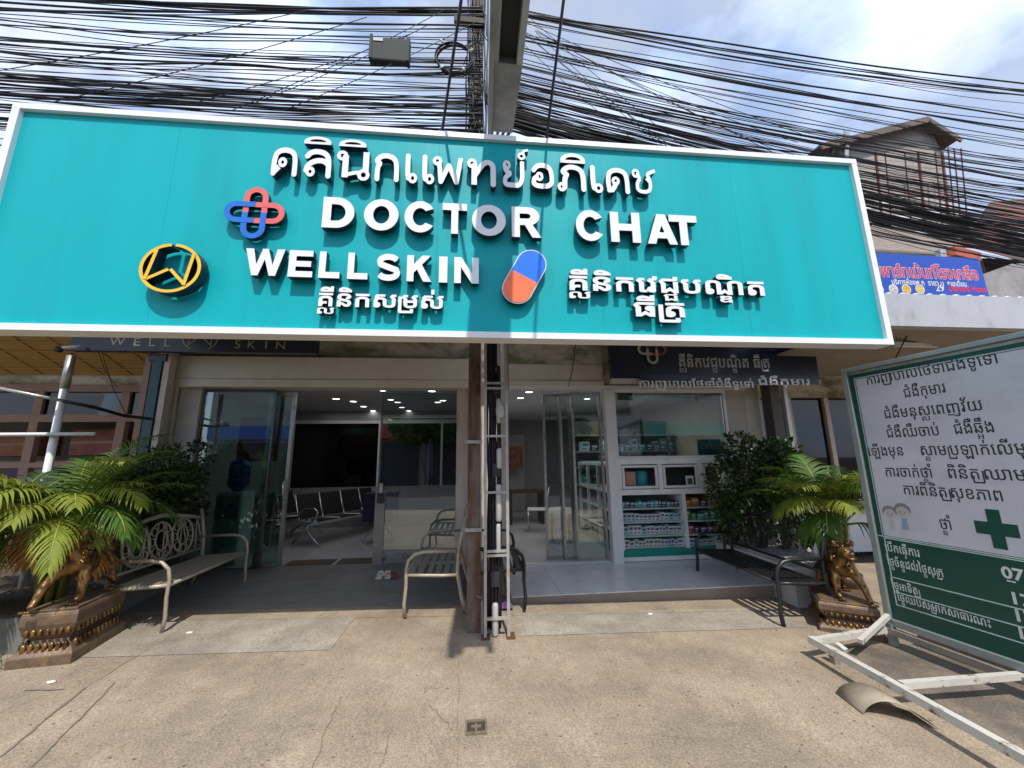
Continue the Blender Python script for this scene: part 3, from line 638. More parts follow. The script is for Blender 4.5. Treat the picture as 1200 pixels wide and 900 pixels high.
for x in (-3.7, -3.57): MB().bar((x, 6.31, .98), (x, 6.24, .96), .03).build('tap', mat('tap red blue', (.02, .05, .3), .4), wd)
MB().lathe((-3.63, 6.53, 1.151), [(.06, 0), (.1, .05), (.145, .1), (.145, .2), (.135, .22), (.145, .24), (.145, .42), (.1, .47), (.05, .49)], 18).build('bottle', mat('blue bottle', (.01, .05, .22), .15), wd)
rb = wt('wall_banner', 'dark red banner hanging high behind the fixed glass of the left clinic', 'banner', (-3.6, 6.9, 1.9))
B((-3.95, 6.95, 1.6), (-3.3, 6.96, 2.35)).build('cloth', mat('dark red cloth', (.22, .02, .03), .7), rb)
for i in range(2): tag(MB().box((-2.7 + i * .72, 6.15, .128), (-2.05 + i * .72, 6.45, .142)).build('door_mat', mat('brown door mat', (.10, .075, .055), .95, 0, .3, 60, bump=.5)), ['brown doormat at the left clinic doorway, left one of two', 'brown doormat at the left clinic doorway, right one of two'][i], 'doormat')
# sandals near the glass door
for i, (px, py, cm, nm) in enumerate([(446, 674, (.65, .64, .6), 'pale sandal left outside by the closed glass door, left one of the pair'), (454, 675, (.65, .64, .6), 'pale sandal left outside by the closed glass door, right one of the pair'), (463, 672, (.22, .08, .04), 'red brown slipper lying right of the pale sandals')]):
    p = G(px, py, .09); t = thing('sandal', nm, 'sandal', (p.x, 5.55, .105), .2 * i)
    mb = MB(); pts = [(-.035, -.11), (.035, -.11), (.045, .0), (.04, .1), (0, .13), (-.04, .1), (-.032, 0)]; k = len(pts)
    mb.add([(a, b, 0) for a, b in pts] + [(a, b, .02) for a, b in pts], [tuple(range(k))[::-1], tuple(range(k, 2 * k))] + [(j, (j + 1) % k, k + (j + 1) % k, k + j) for j in range(k)]); mb.build('sole', mat('sandal %d' % (i // 2), cm, .6), t)
    MB().tube([(-.045, .02, .01), (-.02, .03, .055), (.02, .03, .055), (.045, .02, .01)], .012, 6).build('strap', MATS['sandal %d' % (i // 2)], t)
# right shop interior
t = wt('planter', 'white round planter on brown wooden legs inside the right doorway', 'planter', (1.6, 7.4, .07))
MB().lathe((1.62, 7.5, .34), [(.15, 0), (.2, .02), (.22, .32), (.2, .32), (.19, .28)], 20).build('pot', white, t)
for a in range(4):
    x = 1.62 + .23 * math.cos(a * math.pi / 2 + .6); y = 7.5 + .23 * math.sin(a * math.pi / 2 + .6); MB().bar((x, y, .07), (x, y, .58), .035).build('leg', mat('brown wood', (.22, .10, .04), .6, 0, .2, 8, stretch=(1, 1, .2)), t)
def small_chair(lab, loc, rz):
    t = thing('chair', lab, 'chair', loc, rz)
    B((-.2, -.2, .43), (.2, .2, .46)).build('seat', white, t, .01)
    for sx in (-.18, .18):
        MB().tube([(sx, -.18, 0), (sx, -.18, .43)], .014, 6).build('leg', chrome, t); MB().tube([(sx, .2, 0), (sx, .19, .45), (sx, .27, .9)], .014, 6).build('leg', chrome, t)
    MB().bar((0, .22, .65), (0, .27, .9), .38, .02, (0, 1, 0)).build('backrest', white, t); return t
small_chair('white chair with chrome legs deep inside the right shop doorway', (1.35, 8.6, .07), R(-100))
tb_ = wt('office_desk', 'dark desk against the grey wall deep in the right shop', 'desk', (1.1, 9.8, .07)); B((.5, 9.4, .78), (1.7, 10.1, .82)).build('desk_top', mat('dark wood', (.06, .04, .03), .4), tb_); B((.55, 9.45, .07), (.9, 10.05, .779)).build('drawer_unit', MATS['dark wood'], tb_); B((1.6, 9.45, .07), (1.66, 10.05, .779)).build('leg', MATS['dark wood'], tb_)
dr = wt('inner_door', 'pale inner door with a framed picture beside it at the back of the right shop', 'door', (1.2, 11, .07))
B((.62, 11.7, .07), (1.5, 11.76, 2.3)).build('leaf', mat('pale door', (.36, .36, .38), .5), dr); B((.5, 11.68, .07), (.6, 11.8, 2.4)).build('frame', alu, dr)
pc = wt('framed_picture', 'small brown framed picture of gold figures hung over the desk in the right shop', 'picture', (1.1, 11.2, 1.6)); pane_frame(pc, .85, 1.4, 11.2, 1.3, 1.95, .04, mat('dark gold frame', (.2, .12, .04), .4, .5)); B((.89, 11.22, 1.34), (1.36, 11.23, 1.91)).build('print', mat('brown red print', (.22, .09, .05), .6, 0, .6, 12), pc)
lc = wt('low_cabinet', 'white glass cabinet along the side of the right doorway with framed openings', 'cabinet', (2.2, 7, .07))
B((2.25, 6.45, .07), (2.7, 8.4, .15)).build('base', GRB, lc); B((2.25, 6.45, 1.0), (2.7, 8.4, 1.06)).build('top', CT, lc); B((2.25, 6.45, 1.45), (2.7, 8.4, 1.5)).build('upper_top', CT, lc)
for y in (6.45, 7.1, 7.75, 8.35): B((2.25, y, .151), (2.3, y + .05, .999)).build('upright', CT, lc); B((2.25, y, 1.061), (2.3, y + .05, 1.449)).build('upright', CT, lc)
for z in (.4, .7): B((2.26, 6.5, z), (2.7, 8.35, z + .02)).build('shelf', CT, lc)
B((2.69, 6.5, .151), (2.7, 8.35, 1.44)).build('back_panel', MATS['dark back'], lc)

# ============================================================ THE BIG TEAL SIGN
SY = 3.0; SX0, SX1, SZ0, SZ1 = -3.68, 3.72, 2.55, 4.445
sg = wt('shop_sign', 'large teal clinic sign with white raised Thai, Latin and Khmer letters and white frame', 'sign', (0, SY, SZ0))
# six sheets of composite panel with hair joints
xs = [SX0 + .05, -2.45, -.32, 1.08, 2.4, SX1 - .05]
for a, b in zip(xs, xs[1:]): B((a + .0006, SY, SZ0 + .05), (b - .0006, SY + .02, SZ1 - .05)).build('panel', teal, sg)
B((SX0 + .02, SY + .021, SZ0 + .02), (SX1 - .02, SY + .11, SZ1 - .02)).build('back_box', mat('dark sign back', (.1, .1, .1), .7), sg)
fm = mat('white sign frame', (.80, .80, .81), .35, 0, .03)
B((SX0, SY - .035, SZ0), (SX1, SY + .12, SZ0 + .050)).build('frame', fm, sg); B((SX0, SY - .035, SZ1 - .050), (SX1, SY + .12, SZ1)).build('frame', fm, sg)
B((SX0, SY - .034, SZ0 + .0505), (SX0 + .055, SY + .12, SZ1 - .0505)).build('frame', fm, sg); B((SX1 - .055, SY - .034, SZ0 + .0505), (SX1, SY + .12, SZ1 - .0505)).build('frame', fm, sg)
for x in (-3.3, -1.6, .75, 2.2, 3.4): MB().bar((x, SY + .12, SZ1 - .4), (x, 3.66, 3.5), .04).build('support_arm', galv, sg)
fs = frameY(SY); LD = .06; LO = .022
def sx_at(px, py): p = AY(px, py, SY - .09); return p.x, p.z
def raised(key, cs, px0, px1, pyb, pyt, box, m=letw, ms=letk, name='letter', depth=LD, off=LO):
    """outline cs drawn in box (x0,y0,x1,y1) put between pixels px0..px1 with foot pyb and head pyt"""
    x0, z0 = sx_at(px0, pyb); x1, _ = sx_at(px1, pyb); _, z1 = sx_at(px0, pyt)
    sx = (x1 - x0) / (box[2] - box[0]); sz = (z1 - z0) / (box[3] - box[1]); mb = MB()
    place_fill(mb, key, cs, fs, x0 - box[0] * sx, z0 - box[1] * sz, sx, sz, depth, 0, 1, off); return mb.build(name, [m, ms], sg)
def poly(*pts):
    a = np.array(pts, float); ar = .5 * float(np.sum(a[:, 0] * np.roll(a[:, 1], -1) - np.roll(a[:, 0], -1) * a[:, 1])); return a if ar > 0 else a[::-1].copy()
def ell(cx, cy, rx, ry, n=28, cw=False):
    a = np.array([(cx + rx * math.cos(2 * math.pi * i / n), cy + ry * math.sin(2 * math.pi * i / n)) for i in range(n)]); return a[::-1].copy() if cw else a
def rect(a, b, c, d): return poly((a, b), (c, b), (c, d), (a, d))
WT = .28
LG = {
 'O': [ell(.5, .5, .5, .515), ell(.5, .5, .235, .29, cw=True)],
 'D': [poly(*([(0, 0)] + arc(.42, .5, .55, .5, -90, 90, 14) + [(0, 1)])), poly(*([(.26, .23)] + arc(.42, .5, .28, .27, -90, 90, 10) + [(.26, .77)]))[::-1].copy()],
 'C': [poly(*(arc(.5, .5, .5, .515, 33, 327, 24) + arc(.5, .5, .235, .29, 318, 42, 16)))],
 'T': [rect(0, .77, 1, 1), rect(.36, 0, .64, .8)],
 'H': [rect(0, 0, .28, 1), rect(.72, 0, 1, 1), rect(.2, .385, .8, .615)],
 'A': [poly((0, 0), (.27, 0), (.64, 1), (.36, 1)), poly((1, 0), (.73, 0), (.36, 1), (.64, 1)), rect(.2, .19, .8, .39)],
 'R': [rect(0, 0, .27, 1), poly(*([(.2, 1)] + arc(.56, .71, .36, .29, 90, -90, 12) + [(.2, .42)])) , poly((.42, .5), (.70, .5), (1, 0), (.69, 0))],
 'W': [poly((0, 1), (.2, 1), (.36, 0), (.2, 0)), poly((.2, 0), (.36, 0), (.59, 1), (.43, 1)), poly((.41, 1), (.57, 1), (.8, 0), (.64, 0)), poly((.64, 0), (.8, 0), (1, 1), (.8, 1))],
 'E': [rect(0, 0, .3, 1), rect(.2, 0, 1, .22), rect(.2, .39, .92, .60), rect(.2, .78, .98, 1)],
 'L': [rect(0, 0, .32, 1), rect(.2, 0, 1, .23)],
 'I': [rect(0, 0, 1, 1)],
 'K': [rect(0, 0, .28, 1), poly((.2, .25), (.2, .58), (.62, 1), (.97, 1)), poly((.36, .55), (.56, .72), (1, 0), (.67, 0))],
 'N': [rect(0, 0, .27, 1), rect(.73, 0, 1, 1), poly((0, 1), (.29, 1), (1, 0), (.71, 0))],
 'S': ribbon(arc(.5, .72, .34, .18, 20, 200, 8) + [(.2, .6), (.5, .5), (.82, .4)] + arc(.5, .27, .36, .175, 20, -160, 8), .23),
}
LG['R'] = [rect(0, 0, .27, 1), poly(*([(.0, 1)] + arc(.56, .70, .38, .30, 90, -90, 12) + [(.0, .40)])), poly(*([(.27, .78)] + arc(.52, .70, .12, .085, 90, -90, 8) + [(.27, .615)]))[::-1].copy(), poly((.38, .5), (.68, .45), (1, 0), (.69, 0))]
def latin(ch, a, b, yb, yt): raised('L' + ch, LG[ch], a, b, yb, yt, (0, 0, 1, 1))
# DOCTOR CHAT: (left, right) pixels, foot and head follow the sign's perspective
def yline(x, xa, ya, xb, yb): return ya + (yb - ya) * (x - xa) / (xb - xa)
for ch, a, b in zip('DOCTORCHAT', (376, 425, 473, 518, 553, 600, 676, 717, 760, 787), (415, 466, 510, 547, 593, 635, 710, 752, 795, 820)):
    mpx = a; latin(ch, a, b, yline(mpx, 376, 265.5, 787, 286), yline(mpx, 376, 229.5, 787, 251))
for ch, a, b in zip('WELLSKIN', (284, 336, 372, 406, 439, 476, 514, 532), (331, 365, 397, 430, 469, 505, 524, 561)):
    latin(ch, a, b, yline(a, 284, 321.5, 532, 331), yline(a, 284, 290, 532, 300.5))
# Thai looped letters drawn with one pen width
PW = .19
def lp(cx, cy, r=.12): return ribbon(arc(cx, cy, max(r, .115), max(r, .115) * 1.1, 0, 324, 9), .115, True)
def chaikin(p, k=2):
    for _ in range(k):
        if len(p) < 3: break
        q = [p[0]]
        for a, b in zip(p, p[1:]): q += [(a[0] * .75 + b[0] * .25, a[1] * .75 + b[1] * .25), (a[0] * .25 + b[0] * .75, a[1] * .25 + b[1] * .75)]
        p = q + [p[-1]]
    return p
def st(*p, w=PW, k=2): return ribbon(chaikin(list(p), k), w)
TG = {
 'ค': st((.1, .02), (.1, .6), (.2, .84), (.5, .92), (.8, .84), (.9, .6), (.9, .02)) + st((.12, .1), (.3, .3)) + lp(.42, .46, .11),
 'ล': st((.1, .72), (.22, .88), (.5, .93), (.8, .84), (.9, .6), (.9, .02)) + st((.9, .45), (.7, .6), (.4, .58), (.14, .42), (.1, .2)) + lp(.25, .18, .11),
 'น': lp(.13, .83) + st((.24, .84), (.24, .04)) + st((.24, .12), (.45, .2), (.66, .24), w=.13) + st((.88, 1), (.88, .25)) + lp(.82, .16, .14),
 'ก': st((.14, .02), (.14, .5), (.26, .62), (.08, .7), (.24, .88), (.5, .93), (.8, .84), (.9, .6), (.9, .02)),
 'เ': st((.1, 1), (.1, .3), (.14, .12)) + lp(.30, .14, .125),
 'พ': lp(.09, .84, .08) + st((.15, .82), (.22, .06), (.5, .7), (.78, .06), (.93, 1), w=.16, k=0),
 'ท': lp(.12, .83) + st((.2, .82), (.2, .02)) + st((.2, .35), (.5, .82), (.68, .92), (.86, .82), (.88, .6), (.88, .02)),
 'ย': lp(.2, .84) + st((.12, .8), (.14, .62), (.4, .52), (.14, .4), (.1, .12), (.3, .08), (.9, .08), (.9, 1)),
 'อ': st((.1, .7), (.25, .88), (.5, .93), (.8, .85), (.9, .6), (.9, .1), (.12, .1), (.1, .35), (.25, .46)) + lp(.36, .47, .1),
 'ภ': lp(.1, .12, .09) + st((.2, .08), (.22, .5), (.32, .62), (.12, .7), (.28, .88), (.52, .93), (.82, .84), (.92, .6), (.92, .02)),
 'ด': st((.28, .1), (.12, .1), (.1, .6), (.2, .84), (.5, .92), (.8, .84), (.9, .6), (.9, .02)) + st((.12, .08), (.3, .12), (.42, .35)) + lp(.42, .46, .1),
 'ช': lp(.12, .82) + st((.2, .8), (.3, .6), (.16, .45), (.16, .09), (.74, .09), (.76, .6), (.6, .8), (.98, .96), w=.15) + st((.76, .5), (.6, .66)),
 'ิ': [poly(*([(0, 0)] + arc(.5, .3, .5, .7, 180, 0, 12) + [(1, 0)])), poly(*([(.2, .3)] + arc(.5, .34, .3, .3, 170, 10, 8) + [(.8, .3)]))[::-1].copy()],
 '์': ribbon(arc(.4, .32, .26, .24, 0, 324, 9), .2, True) + ribbon([(.55, .5), (.62, .8), (1.0, .9)], .2),
}
yb_ = lambda x: yline(x, 315, 203.5, 743, 226); yt_ = lambda x: yline(x, 315, 170.5, 743, 197)
for ch, a, b in [('ค', 316, 347), ('ล', 354, 387), ('น', 394, 432), ('ก', 437, 467), ('เ', 474, 488), ('เ', 494, 508), ('พ', 509, 542), ('ท', 549, 582), ('ย', 589, 615), ('อ', 623, 650), ('ภ', 656, 687), ('เ', 693, 707), ('ด', 711, 739), ('ช', 744, 770)]:
    raised('T' + ch, TG[ch], a, b, yb_(a), yt_(a), (0, 0, .46 if ch == 'เ' else 1, 1))
for a, b, y0, y1 in ((356, 388, 167, 158), (397, 429, 170, 161.5), (657, 686, 189.5, 178)): raised('Tิ', TG['ิ'], a, b, y0, y1, (0, 0, 1, 1))
raised('T์', TG['์'], 606, 619, 186, 173, (0, 0, 1, 1))
# Khmer raised letters
def khmer(s, p0, p1, hs, fat):
    x0, z0 = sx_at(*p0); x1, _ = sx_at(*p1); write('letter', s, fs, x0, x1, z0, hs, sg, letw, fat, LO, .05, True, letk)
khmer('គ្លីនិកសម្រស់', (369, 357), (521, 359), .175, .022)
khmer('គ្លីនិកវេជ្ជបណ្ឌិត', (665, 338), (901, 342), .205, .024)
khmer('ធីត្រ', (743, 369), (808, 371), .20, .024)
# interlocked pill cross
lr = mat('logo red', (.72, .13, .12), .35); lb = mat('logo blue', (.008, .14, .60), .35); lo_ = mat('capsule orange', (.92, .17, .06), .35); lbl = mat('capsule blue', (.004, .17, .86), .3)
def stad(cx, cy, a, r, vert, part):
    if vert:
        up = [(cx + r, cy - .0)] + arc(cx, cy + a, r, r, 0, 180, 10) + [(cx - r, cy - .0)]; dn = [(cx - r, cy)] + arc(cx, cy - a, r, r, 180, 360, 10) + [(cx + r, cy)]
        return up if part else dn
    rt = [(cx, cy + r)] + arc(cx + a, cy, r, r, 90, -90, 10) + [(cx, cy - r)]; lf = [(cx, cy - r)] + arc(cx - a, cy, r, r, 270, 90, 10) + [(cx, cy + r)]
    return rt if part else lf
def pill_cross(fr_, x, z, s, mr, mb_, me, parent, w=.17, dz=.045):
    for nm, part, mm, o in (('logo_ring', 1, mr, 0), ('logo_ring', 0, mb_, .004)):
        mb = MB()
        place_fill(mb, ('sc', 1, part, w), ribbon(stad(.0, 0, .52, .27, True, part), w), fr_, x, z, s, s, dz, 0, 1, LO + o)
        place_fill(mb, ('sc', 0, part, w), ribbon(stad(.0, 0, .52, .27, False, part), w), fr_, x, z, s, s, dz, 0, 1, LO + .002 + o); mb.build(nm, [mm, me], parent)
cx_, cz_ = sx_at(296.5, 247); pill_cross(fs, cx_, cz_, .26, lr, lb, letk, sg)
# gold ring and strokes
gold = mat('gold yellow face', (.85, .52, .03), .3, 0, .06); gx, gz_ = sx_at(201.5, 315)
mb = MB(); s_ = .19
for k, (cs) in enumerate([ribbon(arc(0, 0, 1, 1, 94, 446, 40), .12), ribbon([(-.55, .76), (-.80, -.52)], .12), ribbon([(.76, .6), (.56, -.74)], .12), ribbon([(-.80, -.52), (-.06, -.06)], .12), ribbon([(.02, -.06), (.56, -.68)], .12)]):
    mb = MB(); place_fill(mb, ('gold', k), cs, fs, gx, gz_, s_ * 1.06, s_ * .98, .085, 0, 1, LO + .003 * (k % 3)); mb.build('logo_stroke' if k else 'logo_ring', [gold, letk], sg)
# capsule
a_, b_ = sx_at(615, 322.5); mb = MB(); an = R(62)
def cap_pts(sg_, r, h): return [(r * math.cos(t) if True else 0, sg_ * (h + r * math.sin(t))) for t in [math.pi * i / 14 for i in range(15)]]
def rot(ps, a): return [(x * math.cos(a) - y * math.sin(a), x * math.sin(a) + y * math.cos(a)) for x, y in ps]
for nm, sgn, mm in (('capsule_half', 1, lbl), ('capsule_half', -1, lo_)):
    mb = MB(); place_fill(mb, ('cap', sgn), [poly(*rot(cap_pts(sgn, .118, .13) + [(-.118, 0), (.118, 0)], -R(28)))], fs, a_, b_, 1, 1, .05, 0, 1, LO + .003); mb.build(nm, [mm, letk], sg)
mb = MB(); place_fill(mb, ('capw',), [poly(*rot(cap_pts(1, .127, .13) + cap_pts(-1, .127, .13)[::-1], -R(28)))], fs, a_, b_, 1, 1, .048, 0, 1, LO); mb.build('capsule_rim', [letw, letk], sg)

# ============================================================ THE TWO NAVY SIGNS ON THE FACADE
ns = wt('fascia_sign', 'dark navy fascia sign with thin gold WELL SKIN lettering on the left unit', 'sign', (-3.8, 5.5, 3.1))
B((-5.38, 5.5, 3.09), (-2.23, 5.6, 3.62)).build('panel', navy, ns); fn = frameY(5.5)
goldt = mat('dull gold lettering', (.42, .34, .20), .4, .3)
def small(s, px0, px1, pyb, hs, parent, m, fr_=fn, Y=5.5, fat=.0): a = AY(px0, pyb, Y); b = AY(px1, pyb, Y); write('lettering', s, fr_, a.x, b.x, a.z, hs, parent, m, fat, .003)
for ch, a, b in (('W', 128, 145), ('E', 155, 164), ('L', 173, 181), ('L', 191, 198), ('S', 274, 281), ('K', 289, 298), ('I', 309, 313), ('N', 322, 334)): small(ch, a, b + 1, yline(a, 128, 404.5, 322, 409), .16, ns, goldt)
p = AY(235, 398, 5.5); mb = MB()
for k, cs in enumerate([ribbon(arc(0, 0, 1, 1, 20, 160, 12), .05), ribbon(arc(0, 0, 1, 1, 200, 240, 6), .05), ribbon(arc(0, 0, 1, 1, 300, 340, 6), .05), ribbon(arc(0, 0, 1, 1, 155, 205, 6), .05), ribbon(arc(0, 0, 1, 1, -25, 25, 6), .05), ribbon([(-.6, .8), (-.62, -.6), (0, .1), (.62, -.6), (.6, .8)], .05)]): place_fill(mb, ('w2', k), cs, fn, p.x, p.z + .04, .23, .20, 0, 0, 0, .003 + k * .0004)
mb.build('logo', goldt, ns)
ns2 = wt('fascia_sign', 'dark navy fascia sign with grey Khmer lettering and pill cross on the right unit', 'sign', (3.7, 5.5, 2.7))
B((2.05, 5.5, 2.76), (5.45, 5.6, 3.62)).build('panel', navy, ns2); B((2.05, 5.49, 2.69), (5.45, 5.62, 2.755)).build('bottom_rail', mat('pale rail', (.5, .5, .5), .5), ns2)
grt = mat('grey sign lettering', (.42, .42, .40), .5)
small('គ្លីនិកវេជ្ជបណ្ឌិត ធីត្រ', 795, 903, 430, .235, ns2, grt, fat=.02); small('DOCTOR CHAT', 800, 925, 405, .2, ns2, grt, fat=.04)
p = AY(763, 410, 5.5); pill_cross(fn, p.x, p.z, .27, mat('dim red', (.30, .09, .06), .4), grt, letk, ns2, .15, .004)
ns3 = wt('canopy_lettering', 'dark strip of white Khmer lettering hanging below the right navy sign', 'sign', (3.9, 5.42, 2.68))
B((2.45, 5.42, 2.665), (5.35, 5.44, 2.80)).build('strip', navy, ns3); fn3 = frameY(5.42)
a = AY(748, 453.5, 5.42); b = AY(884, 451, 5.42); write('lettering', 'ការព្យាបាលថែទាំជំងឺទូទៅ', fn3, a.x, b.x, a.z, .16, ns3, letw, .01, .003)
a = AY(888, 451, 5.42); b = AY(950, 451, 5.42); write('lettering', 'ជំងឺកុមារ', fn3, a.x, b.x, a.z, .16, ns3, letw, .01, .003)
# ============================================================ BENCHES
champ = mat('champagne painted steel', (.40, .345, .265), .45, .25, .12, 12, dirt=(.22, .17, .12), dscale=6, dlo=.6, dhi=.75)
slatg = mat('grey green slat', (.26, .25, .20), .5, .2, .12)
def street_bench(lab, loc, rz, ln, m1, m2, lattice=True, nsl=6):
    t = thing('street_bench', lab, 'bench', loc, rz, 'steel slat benches in front of the clinics'); h = ln / 2
    for sx in (-h, h):
        MB().tube([(sx, -.27, 0), (sx, -.285, .12), (sx, -.27, .3), (sx, -.275, .45), (sx, -.255, .54), (sx, -.19, .6), (sx, -.09, .62), (sx, .25, .615)], .021, 8, flat=.8).build('armrest', m1, t)
        MB().tube([(sx, .36, 0), (sx, .3, .15), (sx, .25, .4), (sx, .26, .62), (sx, .33, .95)], .02, 8).build('leg', m1, t)
        MB().tube([(sx, -.27, .40), (sx, -.1, .39), (sx, .1, .38), (sx, .25, .38)], .018, 8).build('seat_bearer', m1, t)
    for i in range(nsl):
        y = -.25 + i * .088
        mb = MB(); mb.add([(-h, y, .415 - .02 * min(1, i / 3)), (h, y, .415 - .02 * min(1, i / 3)), (h, y + .055, .415 - .02 * min(1, (i + .6) / 3)), (-h, y + .055, .415 - .02 * min(1, (i + .6) / 3)),
                           (-h, y, .403 - .02 * min(1, i / 3)), (h, y, .403 - .02 * min(1, i / 3)), (h, y + .055, .403 - .02 * min(1, (i + .6) / 3)), (-h, y + .055, .403 - .02 * min(1, (i + .6) / 3))],
                          [(0, 1, 2, 3), (7, 6, 5, 4), (0, 4, 5, 1), (1, 5, 6, 2), (2, 6, 7, 3), (3, 7, 4, 0)]); mb.build('slat', m2, t)
    MB().tube([(-h, -.27, .40), (h, -.27, .40)], .017, 8).build('front_rail', m1, t)
    def bp(x, z): return (x, .25 + (z - .4) * .16, z)
    top = [bp(-h, .84), bp(-h * .7, .88), bp(-h * .3, .93), bp(0, .95), bp(h * .3, .93), bp(h * .7, .88), bp(h, .84)]
    MB().tube(top, .024, 8).build('top_rail', m1, t); MB().tube([bp(-h, .48), bp(h, .48)], .014, 6).build('lower_rail', m1, t)
    if lattice:
        mb = MB()
        def ring(cx, cz, rx, rz_, r=.008): mb.tube([bp(cx + rx * math.cos(a * math.pi / 8), cz + rz_ * math.sin(a * math.pi / 8)) for a in range(17)], r, 5, cap=False)
        for cx in (-h * .5, 0, h * .5):
            ring(cx, .69, .17, .19, .011); ring(cx, .69, .08, .10)
            for a in range(8): ring(cx + .125 * math.cos(a * math.pi / 4), .69 + .145 * math.sin(a * math.pi / 4), .038, .04, .006)
        for k in range(11):
            x = -h + ln * k / 10
            mb.tube([bp(x, .48), bp(x + (.06 if k % 2 else -.06), .86)], .007, 5)
        mb.build('back_lattice', m1, t)
    else:
        mb = MB()
        n = int(ln / .03)
        for k in range(n + 1):
            for s_ in (-1, 1):
                x0 = -h + ln * k / n; x1 = x0 + s_ * .35; c0 = max(-h, min(h, x1)); f_ = (c0 - x0) / (x1 - x0)
                if f_ > .05: mb.tube([bp(x0, .48), bp(c0, .48 + .37 * f_)], .003, 3, cap=False)
        mb.build('back_mesh', m1, t)
    return t
street_bench('left champagne metal bench with ornate ringed back between the palm pot and the glass front', (-3.11, 4.82, .075), R(90), 1.27, champ, mat('champagne slat', (.36, .325, .26), .5, .2, .1), True, 6)
street_bench('middle champagne metal bench with mesh back seen end on, chained to the pole', (-.42, 4.97, .03), R(-90), 1.2, champ, slatg, False, 6)
street_bench('small black metal bench behind the ladder, facing the right shop doorway', (.27, 5.03, .015), R(90), 1.15, black, black, False, 6)
street_bench('long black metal bench under the dark shrub beside the right shop window', (3.33, 4.66, -.075), R(-90), 1.46, black, black, False, 6)
pc_ = wt('purple_cloth', 'crumpled purple cloth on the ground behind the ladder foot', 'cloth', (.25, 4.4, 0))
mb = MB(); n = 14; vs = []
for i in range(n):
    for j in range(n): vs.append((.1 + i * .025, 4.5 + j * .03, .02 + .07 * abs(math.sin(i * 1.3 + j * .9)) * abs(math.sin(j * .8 + i * .4)) * max(0, math.sin(math.pi * i / (n - 1))) ** .5 * max(0, math.sin(math.pi * j / (n - 1))) ** .5))
mb.add(vs, [(i * n + j, (i + 1) * n + j, (i + 1) * n + j + 1, i * n + j + 1) for i in range(n - 1) for j in range(n - 1)], 0, True); mb.build('cloth', mat('purple fabric', (.16, .07, .2), .8), pc_)

# ============================================================ UTILITY POLE, LADDER, CABLE BUNDLE
rust = mat('rust stained concrete post', (.17, .13, .10), .85, 0, .35, 9, bump=.5, bscale=50, dirt=(.10, .04, .02), dscale=3, dlo=.46, dhi=.62, stretch=(2, 2, .5))
up_ = wt('utility_pole', 'rust stained concrete utility pole behind the steel ladder, running up past the sign', 'pole', (.03, 4.06, 0))
MB().bar((.0, 4.08, -.1), (.0, 4.08, 8.5), .125, .18, w2=.13, h2=.14).build('shaft', rust, up_)
for z in (.9, 1.75, 2.9): mb = MB().box((-.09, 3.97, z), (.08, 3.985, z + .035)); mb.build('strap', galv, up_)
for z, dx in ((AY(540, 25, 3.93).z, -.05),): MB().bar((-.33 - dx, 3.93, z), (.1, 3.93, z), .07, .08).build('crossarm', mat('dark weathered arm', (.06, .05, .04), .8), up_)
ld = wt('cable_ladder', 'pale galvanised ladder rack standing upright in front of the rusty pole', 'ladder', (.21, 3.88, 0))
gal2 = mat('pale galvanised angle', (.46, .45, .42), .45, .4, .15, 8, dirt=(.30, .22, .14), dscale=6, dlo=.56, dhi=.72)
for x in (.095, .308): MB().box((x, 3.86, -.02), (x + .027, 3.9, 3.6)).build('rail', gal2, ld)
for py in (449, 455, 511, 577, 646, 651, 725): z = AY(581, py, 3.87).z; MB().box((.1221, 3.862, z - .011), (.3079, 3.89, z + .011)).build('rung', gal2, ld)
for x in (.07, .30): B((x, 3.84, -.01), (x + .08, 3.95, .012)).build('foot', mat('rusty plate', (.12, .06, .03), .8), ld)
cbn = wt('riser_cables', 'dark bundle of riser cables and pvc conduits climbing the pole behind the ladder', 'cables', (.22, 3.97, 0))
for i in range(20):
    x = .125 + random.random() * .15; y = 3.925 + random.random() * .05; x2 = x + random.uniform(-.03, .03)
    pts = [(x + (x2 - x) * k / 14 + random.uniform(-.01, .01), y + random.uniform(-.008, .008), .05 + k * (.46 if i < 5 else .33)) for k in range(15)]
    MB().tube(pts, random.choice((.007, .01, .014)), 6).build('cable', rubber, cbn)
for i in range(11):
    x = -.12 + i * .026 + random.uniform(-.01, .01); MB().tube([(x + random.uniform(-.018, .018), 3.955 + random.uniform(-.02, .01), 3.6 + k * .35) for k in range(13)], random.choice((.008, .011, .016)), 6).build('cable', rubber, cbn)
for i in range(26):
    z = random.uniform(4.3, 7.4); x = random.uniform(-.12, .14); MB().tube([(x, 3.94, z), (x + random.uniform(-.1, .1), 3.86, z + random.uniform(-.12, .05)), (x + random.uniform(-.1, .1), 3.92, z - random.uniform(.1, .3))], .006, 5).build('cable', rubber, cbn)
pvc = mat('grey pvc conduit', (.45, .45, .44), .4)
for x, z0, z1, r in ((.25, 2.55, 3.6, .02), (.245, 1.95, 2.2, .024), (.24, 1.0, 1.35, .03), (.235, .7, .98, .022), (.2, .0, .28, .03), (.25, 1.5, 1.7, .03)):
    MB().lathe((x, 3.905, z0), [(r * .7, 0), (r, .02), (r, z1 - z0 - .02), (r * .7, z1 - z0)], 12).build('conduit', pvc, cbn)
MB().lathe((.265, 3.9, 2.0), [(.03, 0), (.05, .03), (.05, .1), (.02, .16)], 14).build('junction_dome', pvc, cbn)
blk = mat('black splice box', (.025, .025, .03), .5)
for x, z in ((.22, 1.42), (.2, .42), (.23, 2.25)): B((x - .04, 3.895, z), (x + .04, 3.93, z + .13)).build('splice_box', blk, cbn)
